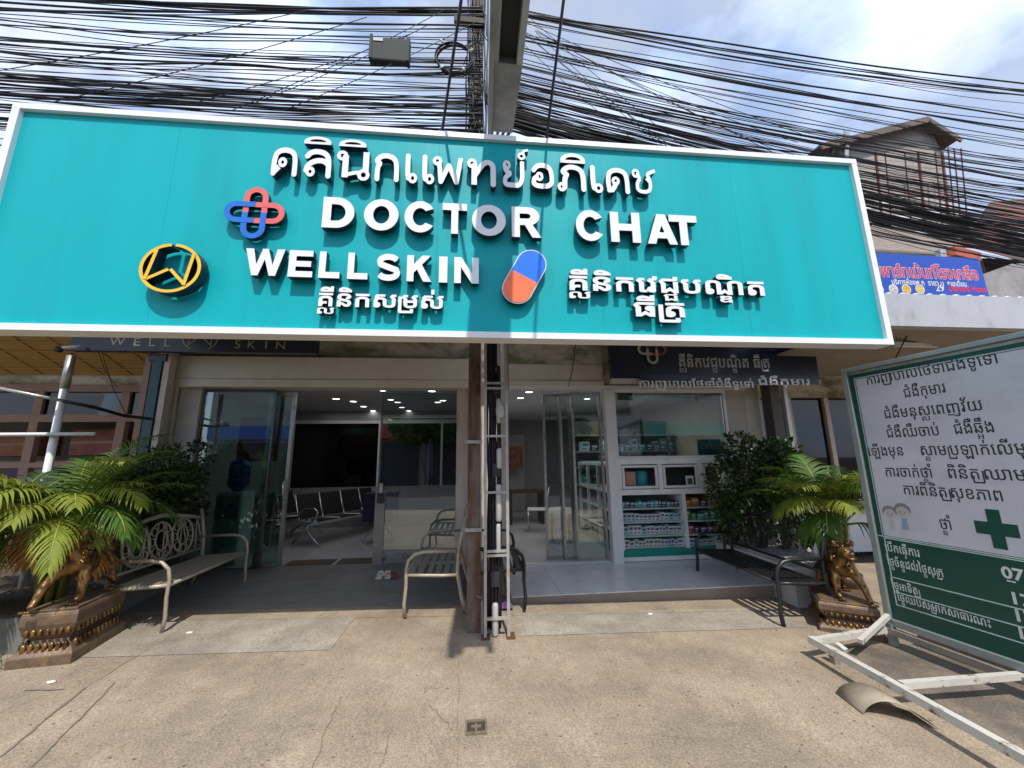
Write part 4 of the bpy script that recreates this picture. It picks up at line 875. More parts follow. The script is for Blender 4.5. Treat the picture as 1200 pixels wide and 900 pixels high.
# thin chain from the middle bench to the ladder
ch = wt('chain', 'slack steel chain from the middle bench arm to the ladder foot', 'chain', (-.1, 4.2, .4))
P0 = Vector((-.14, 4.37, .62)); P1 = Vector((.08, 3.9, .33))
pts = [P0.lerp(P1, k / 26) + Vector((0, 0, -.12 * math.sin(math.pi * k / 26))) for k in range(27)] + [Vector((.075 + .006 * (k % 2), 3.86, .33 - k * .022)) for k in range(1, 14)]
mb = MB()
for i, (a, b) in enumerate(zip(pts, pts[1:])):
    c = (a + b) / 2; d = (b - a).normalized(); s_ = d.orthogonal().normalized(); s_ = s_ if i % 2 else d.cross(s_); l = (b - a).length * .68
    mb.tube([c + d * math.cos(q * math.pi / 4) * l + s_ * math.sin(q * math.pi / 4) * .0085 for q in range(9)], .0028, 4, cap=False)
mb.build('links', galv, ch)

# ============================================================ LEANING BEAM OVER THE SIGN AND ITS TWO STAYS
bmc = mat('grey weathered beam', (.27, .27, .25), .7, 0, .15, 5, bump=.3, dirt=(.15, .15, .13), dscale=3)
ba = AY(588, 150, 3.2); ba.z += .02; sl_ = .3
bb = Vector((ba.x + .06, -.1, ba.z + sl_ * (ba.y + .1)))
be = wt('lamp_arm', 'tapering grey beam with a dark slot reaching from the pole out over the sign', 'lamp arm', ba)
d = (bb - ba).normalized(); sd = d.cross(Vector((0, 0, 1))).normalized(); upv = sd.cross(d).normalized()
def bx3(p, q, w0, w1, h0, h1, o0=0, lo=0):
    return MB().bar(p + upv * lo, q + upv * lo, w0, h0, w2=w1, h2=h1)
k_ = ba.lerp(bb, .16)
mb = bx3(ba, k_, .20, .255, .2, .2); mb.build('end_block', bmc, be)
pale = mat('pale beam flange', (.40, .40, .37), .6, 0, .1, 5)
for s_ in (-1, 1): MB().bar(k_ + sd * s_ * .10, bb + sd * s_ * .13, .05, .2, w2=.06, h2=.22).build('flange', pale, be)
MB().bar(k_ + upv * .05, bb + upv * .05, .16, .06, w2=.24, h2=.06).build('slot_web', mat('dark slot', (.045, .045, .045), .8), be)
MB().bar(ba + sd * .12 - upv * .02, bb + sd * .195 - upv * .02, .035, .28, w2=.07, h2=.3).build('side_cover', bmc, be)
for dx in (-.09, -.03, .03, .09): MB().bar(ba + sd * dx + Vector((0, .03, -.01)), Vector((.07 + dx, 3.9, ba.z - .18)), .022).build('bolt_rod', rust, be)
for (a, b, lab) in (((518, 155), (541, -4), 'black stay rod rising from the sign top left of the beam'), ((640, 165), (661, -4), 'black stay rod rising from the sign top right of the beam')):
    p = AY(a[0], a[1], 3.06); q = AY(b[0], b[1], 2.25); e = p + (q - p) * 3.2
    t = wt('stay_rod', lab, 'rod', p, 'stay rods above the sign'); MB().tube([p - Vector((0, -.03, .12)), p, e], .0125, 7).build('rod', black, t); MB().lathe((p.x, p.y, p.z - .03), [(.03, 0), (.03, .05), (.015, .07)], 10).build('socket', black, t)

# ============================================================ OVERHEAD CABLES
gl_ = 'overhead cables strung left of the pole'; gr_ = 'overhead cables strung right of the pole'
def cable(p, q, sag, r, side, lab, wob=.0):
    p = Vector(p); q = Vector(q); n = 18; pts = []
    ph = random.uniform(0, 6); f_ = random.uniform(1.5, 4)
    for i in range(n + 1):
        t = i / n; v = p.lerp(q, t); v.z -= 4 * sag * t * (1 - t) - wob * math.sin(f_ * t * math.pi + ph) * t * (1 - t) * 4; pts.append(v)
    t = tag(MB().tube(pts, r, 4, cap=False).build('overhead_cable', rubber), lab, 'cable', side); return t
def lvl(y, th): return ('topmost', 'upper', 'middle', 'lower', 'lowest')[sum(y > t for t in th)]
LT = 'thin black cable in the %s bundle of cables left of the utility pole'; LK = 'thick black cable in the %s bundle of cables left of the utility pole'
RT = 'thin black cable in the %s bundle sweeping right from the utility pole'; RK = 'thick black cable in the %s bundle sweeping right from the utility pole'
def lcab(y0, y1, r, sag=.12, wob=.0, x1=566):
    Y = 3.95 + random.uniform(-.12, .25); p = AY(-150, y0, Y); q = AY(x1, y1, 3.93 + random.uniform(-.03, .03)); cable(q, p, sag, r, gl_, (LK if r > .012 else LT) % lvl(y1, (30, 75, 112, 140)), wob)
for y0, y1 in ((-20, 12), (-14, 14), (-8, 17), (-16, 9)): lcab(y0, y1, .0135, .1, .02)
for _ in range(6): y = random.uniform(-25, 5); lcab(y, 12 + random.uniform(-6, 8), .007, .12, .03)
for y0, y1, n, sp in ((0, 36, 5, 9), (12, 50, 5, 8), (24, 70, 6, 9), (38, 84, 6, 8), (66, 104, 12, 10), (84, 122, 16, 8), (96, 134, 18, 8), (110, 150, 15, 9), (126, 165, 10, 12), (150, 185, 6, 14)):
    for _ in range(n): lcab(y0 + random.gauss(0, sp * .8), y1 + random.gauss(0, sp * .7), random.choice((.0045, .005, .006, .006, .008, .0125)), random.uniform(.0, .16), random.uniform(-.03, .06))
for a, b in (((-60, 92), (360, 12)), ((60, 120), (430, 20)), ((270, 130), (520, 12)), ((300, 120), (500, 30)), ((330, 130), (560, 25)), ((230, 120), (480, 40))):
    cable(AY(a[0], a[1], 3.8), AY(b[0], b[1], 3.85), .05, .005, gl_, 'thin stray cable crossing the left bundles slantwise')
def rcab(y0, y1, r, sag=.15, wob=.0, x0=574, xe=1330):
    p = AY(x0, y0, 3.93 + random.uniform(-.03, .03)); q = AY(xe, y1, 4.3 + random.uniform(-.25, .35)); cable(p, q, sag, r, gr_, (RK if r > .012 else RT) % lvl(y0, (25, 60, 95, 128)), wob)
for y0, y1, n, sp in ((10, 118, 6, 5), (16, 125, 5, 5), (34, 165, 6, 8), (52, 190, 6, 9), (70, 210, 8, 8), (84, 235, 8, 10), (94, 240, 12, 11), (102, 262, 16, 11), (114, 278, 18, 10), (124, 296, 20, 9), (132, 312, 16, 8), (140, 326, 12, 8)):
    for _ in range(n): rcab(y0 + random.gauss(0, sp * .5), y1 + random.gauss(0, sp * .9), random.choice((.0045, .005, .006, .007, .0125)), random.uniform(.05, .3), random.uniform(-.02, .06))
for y0, y1, n, sp in ((126, 288, 7, 6), (132, 303, 9, 7), (138, 318, 8, 7)):
    for _ in range(n): rcab(y0 + random.gauss(0, 4), y1 + random.gauss(0, sp), random.choice((.009, .012, .015)), random.uniform(.08, .22), random.uniform(0, .08))
for _ in range(9): cable(AY(600 + random.uniform(-10, 30), 20 + random.uniform(0, 20), 3.9), AY(random.uniform(760, 1000), random.uniform(150, 200), 3.8), random.uniform(0, .1), .0045, gr_, 'thin stray cable dropping steeply from the pole top to the sign top')
# splice closure and coil
cb = wt('splice_closure', 'grey rectangular splice closure hung on the cables left of the pole', 'junction box', AY(457, 63, 3.85))
a = AY(434, 76, 3.85); b = AY(480, 51, 3.85); gb = mat('dark grey closure', (.022, .024, .022), .75)
B((a.x, 3.8, a.z + .03), (b.x, 3.88, b.z)).build('shell', gb, cb, .02); B((a.x + .03, 3.792, b.z - .07), (a.x + .14, 3.7995, b.z - .025)).build('label_plate', mat('pale plate', (.4, .4, .4), .5), cb)
for x in (a.x - .01, b.x - .02): B((x, 3.79, a.z + .04), (x + .03, 3.89, b.z + .02)).build('clamp', gb, cb)
cl = wt('cable_coil', 'spare coil of thin black cable tied up just left of the pole', 'cable coil', AY(531, 65, 3.85)); c = AY(531, 65, 3.85)
for k in range(6): r_ = .225 + random.uniform(-.012, .012); MB().tube([(c.x + r_ * math.cos(q * math.pi / 12) + .006 * k, 3.86 + .012 * k, c.z + r_ * math.sin(q * math.pi / 12) * 1.0) for q in range(25)], .006, 5, cap=False).build('loop', rubber, cl)
for q in (.4, 2.2, 4.1, 5.3): MB().tube([(c.x + .2 * math.cos(q), 3.85, c.z + .2 * math.sin(q)), (c.x + .26 * math.cos(q), 3.84, c.z + .26 * math.sin(q))], .012, 6).build('tie', mat('pale tie', (.5, .5, .5), .5), cl)

# ============================================================ FOLIAGE
def lmat(n, c, tr=.35, rough=.6): return mat(n, c, rough, 0, .3, 5, trans=tr)
pg = lmat('palm green', (.08, .17, .018)); py_ = lmat('palm yellow green', (.24, .29, .03)); po = lmat('palm dry orange', (.34, .15, .025)); pd = lmat('palm deep green', (.025, .075, .015))
pg2 = lmat('shrub leaf new', (.075, .13, .03), .3); stem = mat('palm rachis', (.25, .27, .06), .5); dark1 = lmat('shrub leaf dark', (.02, .055, .014), .2, .38); dark2 = lmat('shrub leaf mid', (.04, .09, .02), .25, .4); pleaf = lmat('pale edged leaf', (.22, .25, .2), .2); bark = mat('grey bark', (.12, .10, .08), .9, 0, .3, 20, bump=.5)
def frond(parent, base, az, el, ln, m, droop=1.0, nl=30, lw=.016, ll=.32):
    base = Vector(base); P = [base]; e = el; st_ = ln / 12
    for i in range(12):
        P.append(P[-1] + Vector((math.cos(az) * math.cos(e), math.sin(az) * math.cos(e), math.sin(e))) * st_); e -= droop * (.06 + .13 * i / 12)
    mb = MB().tube(P, [.011 * (1 - i / 14) + .002 for i in range(13)], 5, 1)
    for k in range(nl):
        t = .22 + .78 * k / (nl - 1); f_ = t * 12; i = min(11, int(f_)); p = P[i].lerp(P[i + 1], f_ - i); d = (P[i + 1] - P[i]).normalized()
        sd = d.cross(Vector((0, 0, 1))).normalized(); u = sd.cross(d)
        l = ll * (.35 + .65 * math.sin(math.pi * min(1, .12 + t * .93)) ** .7) * random.uniform(.88, 1.08)
        for s_ in (-1, 1):
            a = R(38 + 22 * (1 - t)) + random.uniform(-.1, .1)
            dr = (d * math.cos(a) + sd * s_ * math.sin(a) + u * random.uniform(.25, .45)).normalized(); q = p; w_ = lw * random.uniform(.8, 1.15); wd_ = dr.cross(u).normalized() if abs(dr.dot(u)) < .95 else d
            vs = []; steps = 4
            for j in range(steps + 1):
                ww = w_ * (1, 1.25, 1.0, .62, .05)[j]; vs += [q - wd_ * ww / 2, q + wd_ * ww / 2]
                dr = (dr + Vector((0, 0, -.20 * droop - .07 * j))).normalized(); q = q + dr * l / steps
            mb.add(vs, [(2 * j, 2 * j + 1, 2 * j + 3, 2 * j + 2) for j in range(steps)], 0)
    return mb.build('frond', [m, stem], parent)
def palm(lab, loc, specs, hb=.35):
    t = wt('areca_palm', lab, 'palm', loc); loc = Vector(loc)
    mb = MB()
    for i in range(7): a = i * .9; mb.tube([loc + Vector((.07 * math.cos(a), .07 * math.sin(a), -.02)), loc + Vector((.1 * math.cos(a), .1 * math.sin(a), hb * .6)), loc + Vector((.13 * math.cos(a), .13 * math.sin(a), hb * 1.1))], [.03, .025, .018], 7)
    mb.build('stem', stem, t)
    for az, el, ln, m, dp in specs: frond(t, loc + Vector((.1 * math.cos(R(az)), .1 * math.sin(R(az)), hb * random.uniform(.7, 1.1))), R(az), R(el), ln, m, dp, nl=35, lw=.0135, ll=.30)
    return t
sp = []
for i in range(17): az = i * 137.5 % 360; sp.append((az, random.uniform(38, 78), random.uniform(.85, 1.25), random.choice((pg, pg, py_, py_, pd)), random.uniform(.8, 1.25)))
sp += [(-75, 45, 1.05, py_, 1.3), (-50, 30, 1.0, py_, 1.5), (-25, 40, 1.0, pg, 1.4), (-100, 30, .95, py_, 1.5), (-30, 22, .75, py_, 1.5), (-28, 14, .72, po, 1.4), (-66, 2, .55, po, 1.3), (-45, 55, 1.0, py_, 1.2), (-85, 60, 1.1, py_, 1.1), (-15, 30, .9, pg, 1.4), (-100, 20, .75, pg, 1.5), (-130, 15, .9, pg, 1.5), (-110, 45, 1.05, py_, 1.3), (-140, 40, 1.0, py_, 1.3), (-160, 30, .95, pg, 1.4), (-95, 8, .75, py_, 1.3), (-120, -5, .7, pg, 1.2), (-145, 0, .8, pg, 1.2), (10, 35, .9, pg, 1.3), (-20, 48, 1.0, py_, 1.3)]
palm('large areca palm with yellow green fronds and orange dry ones beside the left lion', (-3.84, 4.2, .37), sp, .72)
sp = [(i * 137.5 % 360, random.uniform(40, 80), random.uniform(.8, 1.1), random.choice((pg, py_, pd)), random.uniform(.8, 1.2)) for i in range(15)]
palm('second areca palm at the far left edge behind the large one', (-4.42, 4.15, .37), sp + [(-110, 20, .9, pg, 1.3), (-75, 15, .85, py_, 1.4), (-45, 20, .9, pg, 1.3), (-90, 45, 1.0, py_, 1.2), (-130, 25, .9, pg, 1.3)], .6)
sp = [(i * 137.5 % 360, random.uniform(48, 84), random.uniform(.62, .92), random.choice((pg, py_, py_, pd)), random.uniform(.8, 1.25)) for i in range(22)] + [(-160, 50, .7, py_, 1.3), (175, 40, .6, py_, 1.4), (-120, 58, .75, py_, 1.3), (-80, 60, .75, pg, 1.4), (-140, 20, .5, pg, 1.7), (-60, 25, .55, pg, 1.7), (200, 10, .5, pg, 1.7)]
palm('smaller areca palm with bright fronds behind the right lion', (4.02, 4.2, .38), sp, .6)
def pot(lab, x, y, z, r, h, m):
    t = thing('plant_pot', lab, 'plant pot', (x, y, z)); MB().lathe((0, 0, 0), [(r * .7, 0), (r * .95, h * .8), (r * 1.05, h * .84), (r * 1.05, h), (r * .92, h), (r * .9, h * .9)], 20).build('pot', m, t); MB().lathe((0, 0, h * .85), [(r * .9, 0), (r * .88, .01)], 18).build('soil', soil, t)
terr = mat('brown glazed pot', (.10, .06, .04), .4, 0, .2); dkp = mat('dark stone pot', (.07, .065, .06), .7, 0, .2)
pot('brown glazed pot of the right palm behind the lion', 4.02, 4.2, -.1, .18, .42, terr)
def shrub(lab, loc, blobs, nleaf, ms, lsz, cat='shrub', name='shrub', trunk=True):
    t = wt(name, lab, cat, loc); loc = Vector(loc)
    mb = MB(); blobs = list(blobs)
    for _ in range(9 if trunk and lsz < .2 else 0):
        b = random.choice(blobs[:6]); v = Vector((random.gauss(0, 1), random.gauss(0, 1), random.gauss(.2, .8))).normalized() * b[3] * 1.05; blobs.append((b[0] + v.x, b[1] + v.y * .6, b[2] + v.z, b[3] * .3, 1.2))
    tot = sum(b[3] for b in blobs)
    for cx, cy, cz, r, zs in [(b[0], b[1], b[2], b[3], b[4]) for b in blobs]:
        for _ in range(int(nleaf * r / tot)):
            v = Vector((random.gauss(0, 1), random.gauss(0, 1), random.gauss(0, 1))).normalized() * r * random.uniform(.35, 1.08) ** .6; v.z *= zs
            p = loc + Vector((cx, cy, cz)) + v; d = (v.normalized() + Vector((random.uniform(-.8, .8), random.uniform(-.8, .8), random.uniform(-.9, .5)))).normalized(); s_ = d.orthogonal().normalized(); s_.rotate(Matrix.Rotation(random.uniform(0, 6.28), 3, d)); l = lsz * random.uniform(.6, 1.3); w_ = l * .24
            nn = d.cross(s_) * l * .06
            mb.add([p, p + d * l * .5 + s_ * w_ + nn, p + d * l, p + d * l * .5 - s_ * w_ + nn], [(0, 1, 2, 3)], random.choice(range(len(ms))))
    mb.build('crown', ms, t)
    if trunk:
        for k, b in enumerate(blobs[:4]):
            c = loc + Vector((b[0], b[1], b[2])); MB().tube([loc + Vector((.02 * k, 0, 0)), loc.lerp(c, .5) + Vector((random.uniform(-.05, .05), 0, 0)), c], [.028, .02, .01], 6).build('trunk', bark, t)
    return t
shrub('dark green dense shrub behind the left bench and palm', (-3.95, 5.35, .35), [(0, 0, .75, .42, 1), (-.35, .05, .55, .4, 1), (.25, -.05, .95, .3, 1), (-.3, .1, .95, .36, .9), (.05, 0, 1.2, .25, 1), (-.6, 0, .85, .3, 1), (.1, -.1, .4, .35, 1)], 4600, [dark1, dark1, dark2, pg2], .095)
shrub('slim shrub with pale edged leaves against the left side wall', (-3.72, 5.62, .2), [(.05, 0, 1.45, .16, 1.4), (0, 0, 1.1, .16, 1.4), (.05, 0, .8, .17, 1.3), (0, 0, .5, .16, 1.3)], 1100, [dark1, pleaf, dark1], .07)
tag(MB().box((3.63, 4.4, -.2), (4.44, 5.85, .33)).build('planter_box', mat('white planter render', (.58, .58, .58), .7, 0, .08, 4, dirt=(.35, .33, .3), dscale=2)), 'low white rendered planter box behind the long black bench', 'planter box')
tag(MB().box((-6.2, 3.85, -.1), (-3.60, 5.85, .36)).box((-6.15, 3.9, .361), (-3.65, 5.8, .372), 1).build('planter_box', [mat('grey planter render', (.17, .165, .155), .85, 0, .2, 4, dirt=(.08, .08, .06), dscale=3), soil]), 'low dark grey planter box holding the left palms behind the ornate bench', 'planter box')
shrub('large dark green shrub above the long black bench', (3.95, 5.35, .25), [(-.2, 0, .95, .42, 1), (.2, 0, 1.15, .42, 1), (.05, -.05, .65, .42, .9), (.45, .0, .85, .38, 1), (-.05, 0, 1.35, .32, 1), (.5, 0, 1.3, .28, 1), (-.25, -.05, .5, .3, 1.1), (.4, -.1, .45, .35, 1)], 6200, [dark1, dark2, dark1, pg2], .085)
shrub('loose grey leaved shrub in front of the shop counter at the bench end', (3.62, 5.62, .1), [(0, 0, .9, .2, 1.3), (.02, 0, .55, .22, 1.2), (0, 0, 1.2, .15, 1)], 900, [pleaf, dark2, dark1], .05)
pot('brown glazed pot under the large right shrub', 3.98, 5.35, -.1, .24, .4, terr)
gt = MB()
for _ in range(260):
    p = Vector((random.uniform(-4.05, -3.5), random.uniform(3.3, 3.75), 0)); p.z = gz(p.x); d = Vector((random.uniform(-.5, .5), random.uniform(-.5, .5), 1)).normalized() * random.uniform(.03, .1); gt.add([p - Vector((.004, 0, 0)), p + Vector((.004, 0, 0)), p + d], [(0, 1, 2)])
tag(gt.build('grass', pg), 'small tuft of weeds at the foot of the left lion pedestal', 'grass', kind='stuff')
for _n in range(26):
    pass

# ============================================================ GUARDIAN LIONS
bronze = mat('bronze gold paint', (.30, .165, .055), .33, .65, .35, 9, bump=.5, bscale=35, dirt=(.05, .025, .012), dscale=7, dlo=.42, dhi=.6)
plinth_m = mat('bronze brown plinth', (.17, .115, .075), .5, .3, .3, 10, bump=.6, bscale=40, dirt=(.32, .2, .09), dscale=6, dlo=.55, dhi=.7)
def skinmesh(name, nodes, edges, m, parent, lv=2):
    me = bpy.data.meshes.new(name); me.from_pydata([n[0] for n in nodes], edges, []); o = bpy.data.objects.new('tmp', me); COL.objects.link(o)
    md = o.modifiers.new('s', 'SKIN'); md.use_smooth_shade = True
    for v, n in zip(me.skin_vertices[0].data, nodes): v.radius = (n[1], n[1] if len(n) < 3 else n[2])
    me.skin_vertices[0].data[0].use_root = True
    sb = o.modifiers.new('b', 'SUBSURF'); sb.levels = lv; sb.render_levels = lv
    bpy.context.view_layer.update(); dg = bpy.context.evaluated_depsgraph_get(); r = bpy.data.meshes.new_from_object(o.evaluated_get(dg)); bpy.data.objects.remove(o)
    r.name = name; r.materials.clear(); r.materials.append(m); r.polygons.foreach_set('use_smooth', [True] * len(r.polygons)); ob = bpy.data.objects.new(name, r); COL.objects.link(ob); ob.parent = parent; return ob
def lion(lab, loc, rz, flip=1, s=1.0):
    """a standing guardian lion looking along local -Y"""
    t = thing('lion_statue', lab, 'lion statue', loc, rz, 'bronze guardian lions before the clinics'); t.scale = (s * flip, s, s)
    nodes = [((0, .22, .36), .125, .12), ((0, 0, .37), .115, .12), ((0, -.18, .42), .125, .14), ((0, -.27, .56), .10, .11), ((0, -.34, .66), .105, .105), ((0, -.45, .63), .062, .055),
             ((.11, -.2, .33), .065), ((.13, -.24, .18), .045), ((.13, -.25, .06), .036), ((.13, -.31, .03), .045, .03),
             ((-.11, -.26, .33), .065), ((-.14, -.36, .2), .048), ((-.15, -.42, .07), .036), ((-.15, -.48, .03), .045, .03),
             ((.12, .24, .27), .085), ((.15, .17, .16), .05), ((.15, .27, .07), .034), ((.15, .2, .03), .042, .03),
             ((-.12, .24, .27), .085), ((-.15, .15, .16), .05), ((-.15, .25, .07), .034), ((-.15, .17, .03), .042, .03),
             ((0, .34, .42), .04), ((0, .42, .55), .035), ((0, .38, .68), .055), ((0, .34, .76), .02)]
    edges = [(0, 1), (1, 2), (2, 3), (3, 4), (4, 5), (2, 6), (6, 7), (7, 8), (8, 9), (2, 10), (10, 11), (11, 12), (12, 13), (0, 14), (14, 15), (15, 16), (16, 17), (0, 18), (18, 19), (19, 20), (20, 21), (0, 22), (22, 23), (23, 24), (24, 25)]
    skinmesh('body', nodes, edges, bronze, t)
    mb = MB()
    for k in range(64):
        a = random.uniform(0, 6.28); q = random.random(); c = Vector((.115 * math.cos(a) * (1.1 - .2 * q), -.26 + .05 * q + .04 * math.sin(a * 2), .46 + .26 * q + .085 * math.sin(a)))
        pts = [c + Vector((.03 * (1 - j / 9) * math.cos(j * .9), .012 * j * .4, .03 * (1 - j / 9) * math.sin(j * .9))) for j in range(8)]; mb.tube(pts, [.014, .015, .014, .013, .012, .01, .008, .005], 5)
    mb.build('mane', bronze, t)
    mb = MB()
    for sx in (-1, 1): mb.ball((sx * .045, -.435, .69), .018, 8); mb.tube([(sx * .09, -.3, .72), (sx * .12, -.3, .78), (sx * .1, -.28, .8)], [.03, .022, .006], 6)
    mb.ball((0, -.5, .655), .022, 8, sc=(1.4, 1, .8)); mb.tube([(-.05, -.47, .6), (-.02, -.505, .592), (.02, -.505, .592), (.05, -.47, .6)], .01, 6); mb.build('face', bronze, t)
    for sx, y in ((.13, -.31), (-.15, -.48), (.15, .2), (-.15, .17)):
        mb = MB()
        for k in range(4): mb.ball((sx + (k - 1.5) * .023, y - .035, .018), .018, 6, sc=(.8, 1.5, .95))
        mb.build('paw', bronze, t)
    mb = MB(); mb.tube([(0, -.38, .52), (.03, -.36, .46), (0, -.4, .42), (-.03, -.36, .46), (0, -.38, .52)], .016, 6); mb.ball((0, -.4, .4), .032, 8); mb.build('collar_bell', bronze, t)
    return t
def plinth(lab, loc, rz, w_=.52, l_=1.0, h=1):
    t = thing('pedestal', lab, 'pedestal', loc, rz, 'carved pedestals under the lions'); t.scale = (1, 1, h)
    def ringb(zs, m, nm):
        mb = MB(); vs = []
        for z, e in zs: vs += [(-w_ / 2 + e, -l_ / 2 + e, z), (w_ / 2 - e, -l_ / 2 + e, z), (w_ / 2 - e, l_ / 2 - e, z), (-w_ / 2 + e, l_ / 2 - e, z)]
        fs = [(i * 4 + j, i * 4 + (j + 1) % 4, i * 4 + 4 + (j + 1) % 4, i * 4 + 4 + j) for i in range(len(zs) - 1) for j in range(4)] + [(3, 2, 1, 0), tuple(range(len(zs) * 4 - 4, len(zs) * 4))]
        mb.add(vs, fs); return mb.build(nm, m, t, .006)
    ringb([(-.02, .0), (.05, .0), (.075, .03), (.10, .075), (.12, .08)], plinth_m, 'foot_moulding'); ringb([(.1201, .075), (.15, .05), (.185, .03), (.205, .02), (.25, .02), (.25 + .02, .028)], plinth_m, 'cap_moulding')
    mb = MB()
    for side in range(4):
        L_ = l_ if side % 2 else w_; n = int(L_ / .055)
        for k in range(n):
            u = -L_ / 2 + .05 + (L_ - .1) * (k + .5) / n
            x, y = [(u, -w_ * 0 - l_ / 2 + .035), (w_ / 2 - .035, u), (u, l_ / 2 - .035), (-w_ / 2 + .035, u)][side]
            mb.ball((x, y, .085), .028, 6, sc=(.75, .75, 1.2)); mb.ball((x, y, .165), .022, 6, sc=(.8, .8, 1.1))
    mb.build('petal_relief', bronze, t)
    B((-w_ / 2 + .04, -l_ / 2 + .04, .2702), (w_ / 2 - .04, l_ / 2 - .04, .285)).build('top_slab', plinth_m, t, .004)
    return t
pl = Vector((-3.36, 3.93, gz(-3.37))); plinth('carved bronze pedestal of the left lion at the edge of the pavement', tuple(pl), R(10), .40, .62, 1.38)
lion('bronze guardian lion on its carved pedestal, half hidden under the left palm fronds', (pl.x, pl.y + .02, pl.z + .285 * 1.38), R(10), 1, .74)
pr_ = Vector((3.74, 3.95, gz(3.72))); plinth('carved brown pedestal of the right lion beside the signboard frame', tuple(pr_), R(-35), .50, .66, 1.0)
lion('bronze guardian lion on its pedestal, partly covered by the right palm and signboard', (pr_.x, pr_.y, pr_.z + .285), R(-20), -1, .70)
# ============================================================ GREEN AND WHITE SIGNBOARD ON ITS STEEL FRAME
BP = Vector((3.75, 3.45, 0)); BD = Vector((.13, -1, 0)).normalized(); BN = BD.cross(ZN)
def BR(px, py, o=0):
    r = Vector(ray(px, py)); p0 = BP + BN * o; t = BN.dot(p0 - Vector((0, 0, H))) / BN.dot(r); q = Vector((0, 0, H)) + r * t; return (q - BP).dot(BD), q.z
fb = (BP.copy(), BD, ZN, BN)
sb_ = wt('clinic_signboard', 'tall white and dark green Khmer signboard with green cross on a steel frame', 'signboard', BP)
def bbox_(u0, u1, z0, z1, o0, o1, name, m, parent=sb_, bevel=0):
    mb = MB(); c = [BP + BD * u + ZN * z + BN * o for o in (o0, o1) for u, z in ((u0, z0), (u1, z0), (u1, z1), (u0, z1))]
    mb.add(c, [(0, 3, 2, 1), (4, 5, 6, 7), (0, 1, 5, 4), (1, 2, 6, 5), (2, 3, 7, 6), (3, 0, 4, 7)]); return mb.build(name, m, parent, bevel)
whiteb = mat('white vinyl board', (.56, .57, .61), .4, 0, .03, 3, dirt=(.48, .48, .50), dscale=2); dgr = mat('dark green vinyl', (.004, .065, .045), .35, 0, .06); gpost = mat('grey green steel', (.30, .34, .33), .45, .4, .12)
UW = 1.95; ZB, ZM, ZT = .115, .86, 2.40
bbox_(-.04, UW, ZB + .001, ZT - .001, -.03, -.005, 'backing', galv)
bbox_(.0, UW, ZM + .001, ZT - .03, -.004, .004, 'white_panel', whiteb); bbox_(.0, UW, ZB + .03, ZM, -.004, .004, 'green_panel', dgr)
bbox_(-.055, -.005, ZB - .03, ZT + .0, -.04, .03, 'frame_post', gpost, sb_, .004); bbox_(UW, UW + .05, ZB - .03, ZT, -.04, .03, 'frame_post', gpost, sb_, .004)
bbox_(-.054, UW + .049, ZT + .001, ZT + .04, -.04, .03, 'frame_rail', gpost, sb_, .004); bbox_(-.0045, UW - .001, ZB - .03, ZB + .028, -.04, .03, 'frame_rail', gpost, sb_, .004)
for a in ((.0, .035, ZM, ZT - .03), (.036, UW, ZT - .065, ZT - .03)): bbox_(*a, .0045, .006, 'green_border', dgr)
bbox_(.045, .05, ZM, ZT - .075, .0045, .006, 'thin_line', dgr); bbox_(.0505, UW, ZT - .08, ZT - .075, .0045, .006, 'thin_line', dgr)
lnm = mat('pale line print', (.5, .62, .58), .5)
_, z1 = BR(1024, 628); _, z2 = BR(1037, 674); _, z3 = BR(1041, 691); _, z4 = BR(1043, 706)
bbox_(.0, UW, ZM - .012, ZM - .004, .0045, .006, 'printed_line', lnm)
for z in (z1, z2, z3, z4): bbox_(.055, UW, z - .004, z + .004, .0045, .006, 'printed_line', lnm)
bbox_(.045, .053, z4 - .004, z1 + .004, .0045, .006, 'printed_line', lnm)
inkb = mat('black print', (.03, .03, .035), .5); inkw = mat('white print', (.62, .68, .66), .5)
def bt(s, p0, p1, hs, m=inkb, fat=.008, h0=.005):
    u0, z0 = BR(*p0); u1, zb = BR(*p1); write('lettering', s, (BP + ZN * 0, BD, (ZN + BD * 0), BN), u0, u1, (z0 + zb) / 2, hs, sb_, m, fat, h0)
hs = .128
bt('ការព្យាបាលថែទាំជំងឺទូទៅ', (1016, 452), (1172, 424), hs); bt('ជំងឺកុមារ', (1060, 466), (1110, 460), hs); bt('ជំងឺមនុស្សពេញវ័យ', (1037, 491), (1154, 480), hs)
bt('ជំងឺឈឺចាប់', (1040, 513), (1103, 510), hs); bt('ជំងឺឆ្អឹង', (1119, 509), (1168, 506), hs); bt('ឡើងមុន', (1018, 534), (1061, 534), hs); bt('ស្នាមប្រឡាក់លើមុខ', (1079, 533), (1222, 533), hs)
bt('ការចាក់ថ្នាំ', (1038, 558), (1095, 560), hs); bt('ពិនិត្យឈាម', (1111, 560), (1206, 564), hs); bt('ការពិនិត្យសុខភាព', (1059, 578), (1179, 589), hs); bt('ថ្នាំ', (1102, 619), (1118, 622), hs)
hg = .098
bt('បើកធ្វើការ', (1038, 646), (1079, 652), hg, inkw); bt('ថ្ងៃច័ន្ទដល់ថ្ងៃសុក្រ', (1041, 663), (1107, 675), hg, inkw); bt('ថ្ងៃអាទិត្យ', (1046, 690), (1078, 696), hg * .9, inkw, .01); bt('ថ្ងៃឈប់សម្រាកសាធារណៈ'.replace('ៈ', 'ះ'), (1053, 705), (1163, 734), hg * .9, inkw, .01)
bt('07.30', (1175, 675), (1238, 690), .11, inkw, .03); bt('--', (1181, 684), (1192, 685), .08, inkw, .02); bt('17.00', (1184, 706), (1250, 722), .11, inkw, .03); bt('17.00', (1188, 727), (1255, 743), .11, inkw, .03); bt('12.00', (1192, 748), (1258, 764), .11, inkw, .03)
